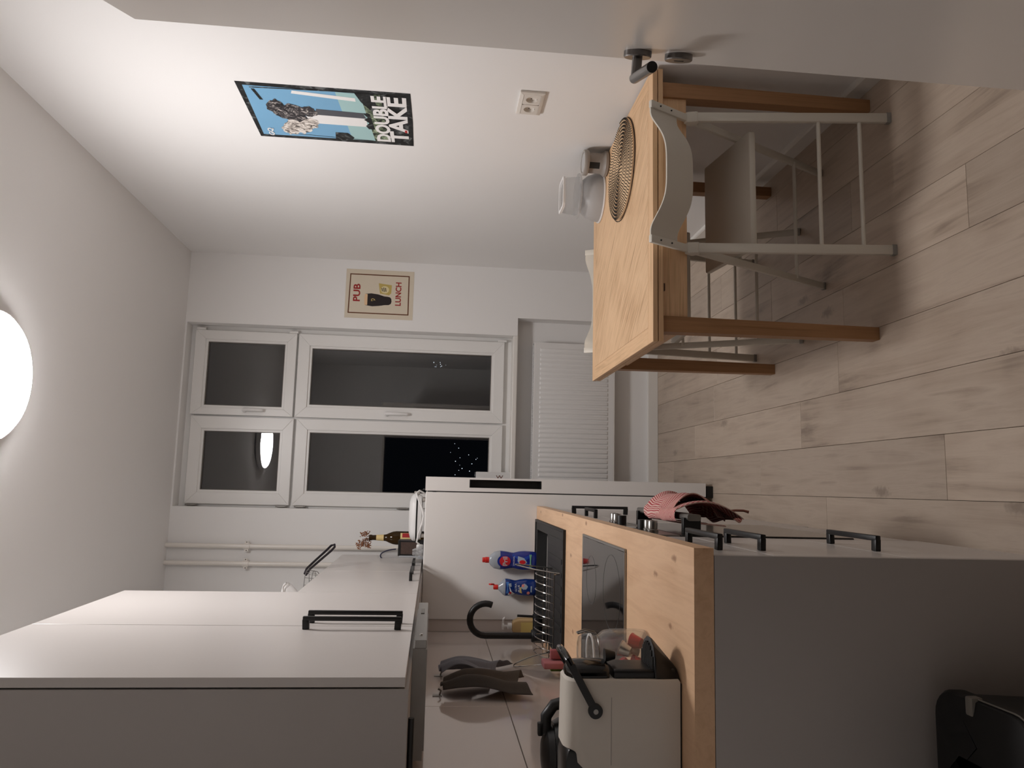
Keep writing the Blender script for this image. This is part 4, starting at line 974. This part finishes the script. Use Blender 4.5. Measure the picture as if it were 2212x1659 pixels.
wbt = thing('wine_bottle', 'dark brown glass bottle with a cream and red label standing on the fridge', 'bottle', (-.325, 4.255, FT), k=True)
bz = FT
part('glass', MB().lathe([(0, bz), (.034, bz), (.0365, bz+.004), (.0365, bz+.150), (.034, bz+.168), (.026, bz+.190), (.0185, bz+.205), (.0155, bz+.225), (.0135, bz+.272), (.0135, bz+.28), (.0155, bz+.281), (.0155, bz+.295), (.012, bz+.297), (0, bz+.297)], (-.325, 4.255, 0), 'Z', 40), 'wine_glass', wbt)
part('label', MB().lathe([(.0370, bz+.02), (.0370, bz+.128)], (-.325, 4.255, 0), 'Z', 30, -PI*.97, -PI*.22), 'wine_label', wbt)
part('label_mark', MB().lathe([(.0374, bz+.05), (.0374, bz+.118)], (-.325, 4.255, 0), 'Z', 12, -PI*.45, -PI*.24), 'wine_red', wbt)
nl = MB().lathe([(.0172, bz+.218), (.0145, bz+.258)], (-.325, 4.255, 0), 'Z', 24)
part('neck_label', nl, 'wine_label', wbt)
fl_ = thing('dried_flowers', 'brown dried flower sprig in the neck of the brown bottle', 'flowers', (-.325, 4.255, bz+.26), k=True)
stm = MB(); hds = []
rr = random.Random(5)
for i in range(9):
    sx_ = -1 if i < 7 else 1
    ex, ez = -.325-rr.uniform(.01, .05)*(1 if i < 7 else -.5), bz+.30+rr.uniform(-.005, .055)
    ey = 4.255+rr.uniform(-.02, .02); mz = bz+.35+rr.uniform(-.01, .025)
    pth = [(-.325+rr.uniform(-.004, .004), 4.255, bz+.26), (-.325+(ex+.325)*.25, 4.255+(ey-4.255)*.4, bz+.325), (-.325+(ex+.325)*.7, ey, mz), (ex, ey, ez)]
    q = []
    for j in range(13):
        u = j/12; b = [(1-u)**3, 3*u*(1-u)**2, 3*u*u*(1-u), u**3]; q.append(tuple(sum(b[k]*pth[k][d] for k in range(4)) for d in range(3)))
    stm.tube(q, .0009, 5)
    hds.append((q[-1], q[9]))
part('stems', stm, 'stem', fl_, kind='stuff')
for a, b in hds:
    hm = MB()
    for j in range(26):
        p = a if j < 16 else b; hm.ico((p[0]+rr.uniform(-.012, .012), p[1]+rr.uniform(-.01, .01), p[2]+rr.uniform(-.012, .012)), rr.uniform(.0018, .0044), 1)
    part('flower_head', hm, 'dried', fl_, smooth=0)
tbx = thing('open_box', 'black open box with odds and ends on the fridge beside the upper cabinet', 'box', (-.36, 4.03, FT), k=True)
part('box_shell', MB().box(-.392, -.318, 3.99, 3.994, FT, FT+.128).box(-.392, -.318, 4.09, 4.094, FT, FT+.128).box(-.392, -.388, 3.994, 4.09, FT, FT+.128).box(-.322, -.318, 3.994, 4.09, FT, FT+.128).box(-.388, -.322, 3.994, 4.09, FT, FT+.004).box(-.394, -.316, 3.987, 3.990, FT+.116, FT+.1285), 'black_matte', tbx, bevel=.001, smooth=0)
part('front_picture', MB().box(-.385, -.325, 3.9885, 3.9898, FT+.03, FT+.115), 'box_brown', tbx, smooth=0)
part('box_sleeve', MB().box(-.400, -.3925, 3.985, 4.095, FT+.012, FT+.122), 'box_grey', tbx, bevel=.002, smooth=0)
def ringarc(c, r, a0, a1, n=20): return [(c[0]+r[0]*cos(a0+(a1-a0)*i/n), c[1], c[2]+r[1]*sin(a0+(a1-a0)*i/n)) for i in range(n+1)]
sv = thing('glass_dish', 'thin clear dish with a navy rim standing on edge on the fridge', 'dish', (-.40, 4.25, FT), k=True)
part('dish', MB().lathe([(0, .0), (.075, .0), (.078, -.01), (.08, -.012), (.078, -.014), (.074, -.003), (0, -.003)], (-.42, 4.27, FT+.13), 'Y', 36, sx=.5, sy=1.3), 'clear_plastic', sv)
part('rim', MB().tube(ringarc((-.42, 4.255, FT+.13), (.036, .102), .2, 2.6), .0035, 8), 'navy', sv)
part('stand', MB().box(-.45, -.39, 4.24, 4.29, FT, FT+.03), 'box_grey', sv, bevel=.003)
# crumpled clear bag at the edge
def bag(u, v):
    a = 2*PI*u; r = .022*(1+.35*sin(a*3+v*5)+.2*sin(a*7-v*9))*(1-.55*v)
    return (-.362+r*cos(a)*1.1, 3.885+r*sin(a)*.9, FT+.001+.052*v)
solo('plastic_bag', MB().grid(bag, 26, 10), 'plastic_translucent', 'crumpled clear plastic bag on the fridge edge beside the plug', 'bag', base=(-.362, 3.885, FT), k=True, smooth=0)

# ================================================================== upper cabinets
def wall_unit(label, y0, y1, z1, hdl, side, group='grey wall cabinets'):
    t = thing('wall_cabinet', label, 'cabinet', (-.59, (y0+y1)/2, UZ), k=True, group=group)
    part('carcass', MB().box(XL+.001, UX-.0245, y0+.0005, y1-.0005, UZ-.008, z1), 'grey_side', t, bevel=.001, seg=1, smooth=0)
    d = part('cabinet_door', MB().box(UX-.021, UX, y0+.0025, y1-.0025, UZ, z1+.001), 'grey_front', t, bevel=.0012, smooth=0)
    bar_handle(d, hdl[0], hdl[1], .035, side)
    return t
wall_unit('tall grey wall cabinet at the near end of the row, its dark side facing us', 1.747, 2.333, 2.543, ((UX, 2.280, 1.513), (UX, 2.280, 1.790)), (0, 1, 0))
wall_unit('tall grey wall cabinet with a long upright handle, second from the near end', 2.333, 2.99, 2.543, ((UX, 2.378, 1.513), (UX, 2.378, 1.790)), (0, 1, 0))
wall_unit('low grey wall cabinet with a bowl and wire strainer on top', 2.992, 3.66, 1.925, ((UX, 3.33, 1.517), (UX, 3.58, 1.517)), (0, 0, 1))
wall_unit('low grey wall cabinet over the fridge', 3.66, 4.42, 1.925, ((UX, 3.70, 1.517), (UX, 3.92, 1.517)), (0, 0, 1))
hd_ = thing('range_hood', 'slim stainless range hood under the tall wall cabinets', 'range hood', (-.55, 2.33, 1.438), k=True)
part('hood_body', MB().box(-.705, -.432, 2.034, 2.630, 1.440, 1.4725), 'brushed', hd_, smooth=0)
hv = part('visor', MB().box(-.432, -.411, 2.032, 2.632, 1.438, 1.4685), 'steel', hd_, bevel=.0015, smooth=0)
part('switch', MB().box(-.411, -.409, 2.42, 2.50, 1.448, 1.459), 'brushed', hv, bevel=.0008, smooth=0)
part('status_light', MB().lathe([(0, .0025), (.004, .0025), (.004, 0), (0, 0)], (-.411, 2.10, 1.453), 'X', 14), 'chrome', hv)
part('grease_filter', MB().box(-.69, -.44, 2.06, 2.60, 1.436, 1.440), 'brushed', hd_, smooth=0)
solo('under_cabinet_rail', MB().tube([(-.525, 1.775, 1.4655), (-.62, 1.775, 1.4655), (-.72, 1.775, 1.4655)], .0068, 12), 'black_matte', 'black bar fixed under the near tall wall cabinet', 'rail', base=(-.62, 1.775, 1.4655), k=True)

# ---------------------------------------------------------------- on the low wall cabinets
TC = 1.926
bw_ = thing('mixing_bowl', 'white bowl with fine grey lines on the low wall cabinet beside the tall one', 'bowl', (-.52, 3.25, TC), k=True)
part('bowl', MB().lathe([(0, TC), (.04, TC), (.045, TC+.01), (.050, TC+.03), (.045, TC+.04), (.05, TC+.05), (.085, TC+.085), (.09, TC+.11), (.086, TC+.11), (.08, TC+.088), (.04, TC+.055), (0, TC+.052)], (-.535, 3.33, 0), 'Z', 40), 'white_plastic', bw_)
part('rim_lines', MB().tube([(-.535+.0905*cos(a), 3.33+.0905*sin(a), TC+.104+.003*sin(a*9)) for a in [2*PI*i/60 for i in range(60)]], .0009, 5, closed=True).tube([(-.535+.089*cos(a), 3.33+.089*sin(a), TC+.094+.004*sin(a*7)) for a in [2*PI*i/60 for i in range(60)]], .0009, 5, closed=True), 'lid_grey', bw_)
sb = thing('wire_strainer', 'wire frying basket with a black loop handle on the low wall cabinet', 'strainer', (-.52, 3.72, TC), k=True)
wm = MB()
cxw, cyw = -.50, 3.62
for i in range(14):
    a = 2*PI*i/14
    wm.tube([(cxw+.075*cos(a), cyw+.075*sin(a), TC+.065), (cxw+.068*cos(a), cyw+.068*sin(a), TC+.02), (cxw+.04*cos(a), cyw+.04*sin(a), TC+.002), (cxw, cyw, TC+.002)], .0012, 5)
for r, z in ((.075, .065), (.071, .035), (.055, .008)):
    wm.tube([(cxw+r*cos(2*PI*i/40), cyw+r*sin(2*PI*i/40), TC+z) for i in range(40)], .0016, 6, closed=True)
part('mesh_basket', wm, 'steel', sb)
part('loop_handle', MB().tube([(-.445, 3.60, TC+.066), (-.425, 3.66, TC+.058), (-.392, 3.75, TC+.024), (-.358, 3.82, TC-.012), (-.342, 3.85, TC-.024), (-.333, 3.875, TC-.020), (-.338, 3.88, TC-.004), (-.365, 3.84, TC+.020), (-.398, 3.77, TC+.052), (-.428, 3.69, TC+.078), (-.446, 3.65, TC+.080)], .0055, 10), 'loop_black', sb)

# ================================================================== on the dining table
pm = thing('placemat', 'round woven seagrass placemat with black stitching on the table', 'placemat', (1.199, 2.702, TZ))
pcx, pcy, PR = 1.199, 2.702, .187
sp_ = []; turns = 14; N = turns*44
for i in range(N+1):
    th = 2*PI*turns*(i/N)**.5 if False else 2*PI*turns*i/N
    r = .004+(PR-.006)*th/(2*PI*turns); sp_.append((pcx+r*cos(th), pcy+r*sin(th), TZ+.0066))
part('coil', MB().tube(sp_, .0063, 7), 'seagrass', pm)
st_ = MB()
for tn in range(1, turns+1):
    r = .004+(PR-.006)*(tn-.5)/turns; cnt = max(6, int(2*PI*r/.0112))
    for i in range(cnt):
        a = 2*PI*(i+.35*(tn % 2))/cnt+tn*.11; rr_ = .004+(PR-.006)*(tn-1+a/(2*PI) % 1)/turns
        c, s = cos(a), sin(a); sk_ = .35
        p0 = (pcx+(rr_-.0035)*c+sk_*.006*s, pcy+(rr_-.0035)*s-sk_*.006*c, TZ+.0117); p1 = (pcx+rr_*c, pcy+rr_*s, TZ+.0135); p2 = (pcx+(rr_+.0055)*c-sk_*.006*s, pcy+(rr_+.0055)*s+sk_*.006*c, TZ+.0113)
        st_.tube([p0, p1, p2], .0015, 4)
st_.tube([(pcx+(PR+.0035)*cos(2*PI*i/90), pcy+(PR+.0035)*sin(2*PI*i/90), TZ+.003) for i in range(90)], .0014, 5, closed=True)
part('stitching', st_, 'stitch', pm, kind='stuff')
ct = thing('lidded_cup', 'grey tapered jar with a lid and a dark label beside the placemat', 'jar', (1.336, 2.958, TZ))
ccx, ccy = 1.336, 2.958
part('cup', MB().lathe([(0, TZ), (.044, TZ), (.052, TZ+.006), (.052, TZ+.016), (.046, TZ+.022), (.042, TZ+.030), (.041, TZ+.085), (0, TZ+.085)], (ccx, ccy, 0), 'Z', 40), 'jar_grey', ct)
part('cup_label', MB().lathe([(.0418, TZ+.040), (.0416, TZ+.084)], (ccx, ccy, 0), 'Z', 14, -PI*.80, -PI*.60), 'chalk', ct)
part('lid', MB().lathe([(0, TZ+.084), (.050, TZ+.084), (.052, TZ+.087), (.052, TZ+.101), (.050, TZ+.104), (.041, TZ+.104), (.040, TZ+.101), (0, TZ+.101)], (ccx, ccy, 0), 'Z', 40), 'lid_grey', ct)
part('lid_window', MB().lathe([(0, TZ+.1012), (.039, TZ+.1012), (.039, TZ+.1025), (0, TZ+.1025)], (ccx, ccy, 0), 'Z', 40), 'ceramic_grey', ct)
bo_ = thing('bowl', 'light grey bowl turned upside down on the table near the wall', 'bowl', (1.240, 3.085, TZ))
bcx, bcy = 1.240, 3.085
part('bowl', MB().lathe([(.104, TZ+.008), (.100, TZ+.03), (.088, TZ+.062), (.070, TZ+.083), (.052, TZ+.090), (.052, TZ+.096), (.046, TZ+.096), (0, TZ+.092)], (bcx, bcy, 0), 'Z', 48), 'ceramic_grey', bo_)
part('rim', MB().lathe([(.100, TZ), (.106, TZ), (.108, TZ+.004), (.106, TZ+.009), (.102, TZ+.009)], (bcx, bcy, 0), 'Z', 48), 'white_plastic', bo_)
tz0 = TZ+.0965
fc = thing('food_container', 'clear plastic food container with a white ring on the upturned bowl', 'container', (bcx, bcy, tz0))
part('flange', MB().lathe([(0, tz0), (.094, tz0), (.096, tz0+.003), (.094, tz0+.008), (0, tz0+.007)], (bcx, bcy, 0), 'Z', 48), 'clear_plastic', fc)
def rring(h, sx_, z): return [(x, y, z) for x, y in rrect(bcx-sx_, bcx+sx_, bcy-h, bcy+h, .022, 6)]
part('tub', MB().loft([rring(.064, .070, tz0+.008), rring(.062, .068, tz0+.014), rring(.058, .064, tz0+.060), rring(.056, .062, tz0+.066)]), 'clear_plastic', fc, smooth=40)
lid = MB(); A = rring(.060, .068, tz0+.067); B = rring(.060, .068, tz0+.076); D = rring(.049, .057, tz0+.076); E_ = rring(.049, .057, tz0+.067)
n = len(A); lid.add(A+B+D+E_, [(i, (i+1) % n, n+(i+1) % n, n+i) for i in range(n)]+[(n+i, n+(i+1) % n, 2*n+(i+1) % n, 2*n+i) for i in range(n)]+[(2*n+i, 2*n+(i+1) % n, 3*n+(i+1) % n, 3*n+i) for i in range(n)]+[(3*n+i, 3*n+(i+1) % n, (i+1) % n, i) for i in range(n)])
part('ring_lid', lid, 'white_plastic', fc, smooth=40)

# ================================================================== towel on the oven handle
tw = thing('tea_towel', 'red and white checked tea towel bunched over the oven handle', 'towel', (PX+.06, 2.33, .72), k=True)
def drape(y0, y1, amp, ph, zf, zb, out, off=0.0):
    def fn(u, v):
        y = y0+(y1-y0)*u
        # v: 0 bottom of the front fall, .62 over the bar, 1 bottom of the back fall
        w_ = sin(u*11+ph)*.5+sin(u*23+ph*2)*.28+sin(u*5+ph)*.3
        if v < .55:
            t_ = v/.55; z = zf+(.742-zf)*t_; x = PX+.024+.036*t_+out*max(0, sin(PI*min(1, .06+.92*t_)))**.8+amp*w_*(.55-t_*.3)
            y += .018*(1-t_)*sin(u*6+ph)-.05*(1-t_)*(u-.5)
            z += .028*(1-t_)*sin(u*7+ph*1.3)
        elif v < .70:
            t_ = (v-.55)/.15; a = PI*t_; x = PX+.049+.017*cos(a)+amp*.2*w_; z = .742+.010*sin(a)
        else:
            t_ = (v-.70)/.30; z = .742+(zb-.742)*t_; x = PX+.032-.012*t_+amp*.12*w_
        return (x+off, y, z)
    return fn
def cloth_part(nm, f0, f1, parent, nu, nv):
    mb = MB().grid(f0, nu, nv); n0 = len(mb.v); mb.grid(f1, nu, nv); m_, n_ = nu+1, nv+1
    rim = [i for i in range(m_)]+[j*m_+m_-1 for j in range(1, n_)]+[(n_-1)*m_+i for i in range(m_-2, -1, -1)]+[j*m_ for j in range(n_-2, 0, -1)]
    for i in range(len(rim)):
        a, b = rim[i], rim[(i+1) % len(rim)]; mb.f.append((a, b, b+n0, a+n0)); mb.uv[len(mb.f)-1] = [(.1, .1)]*4
    return part(nm, mb, 'towel', parent, smooth=60)
cloth_part('towel_fall', drape(2.14, 2.42, .024, .4, .52, .60, .040), drape(2.14, 2.42, .024, .4, .52, .60, .040, .003), tw, 60, 40)
cloth_part('towel_fold', drape(2.18, 2.46, .022, 2.1, .585, .66, .066), drape(2.18, 2.46, .022, 2.1, .585, .66, .066, .003), tw, 60, 40)
part('hanging_loop', MB().tube([(PX+.058, 2.25, .590), (PX+.062, 2.24, .560), (PX+.066, 2.232, .536), (PX+.066, 2.226, .512), (PX+.062, 2.220, .498)], [.0035, .0038, .0034, .0036, .0042], 8), 'cord_pink', tw)

# ================================================================== waste bin by the end panel
wbn = thing('waste_bin', 'black plastic waste bin in front of the end panel', 'bin', (-.48, 1.34, 0))
def rr3(i, z): return [(x, y, z) for x, y in rrect(-.60+i, -.362-i, 1.215+i, 1.472-i, .05, 6)]
part('body', MB().loft([rr3(.03, 0), rr3(.022, .01), rr3(.006, .415)]), 'bin_black', wbn, smooth=40)
part('lid', MB().loft([rr3(0, .415), rr3(0, .438), rr3(.004, .446), rr3(.03, .452), rr3(.08, .455)]), 'bin_black', wbn, smooth=40)
part('lid_rim_glint', MB().tube([(-.361, 1.36, .440), (-.361, 1.30, .440)]+[(-.361-.05+.05*cos(a), 1.265-.05*sin(a), .440) for a in [PI/2*i/8 for i in range(9)]]+[(-.55, 1.215, .440)], .0016, 6), 'bin_grey', wbn)  # grey arc on the rim paints the light caught by its front edge
part('lid_tab', MB().box(-.392, -.358, 1.352, 1.372, .430, .4535), 'bin_grey', wbn, bevel=.004)
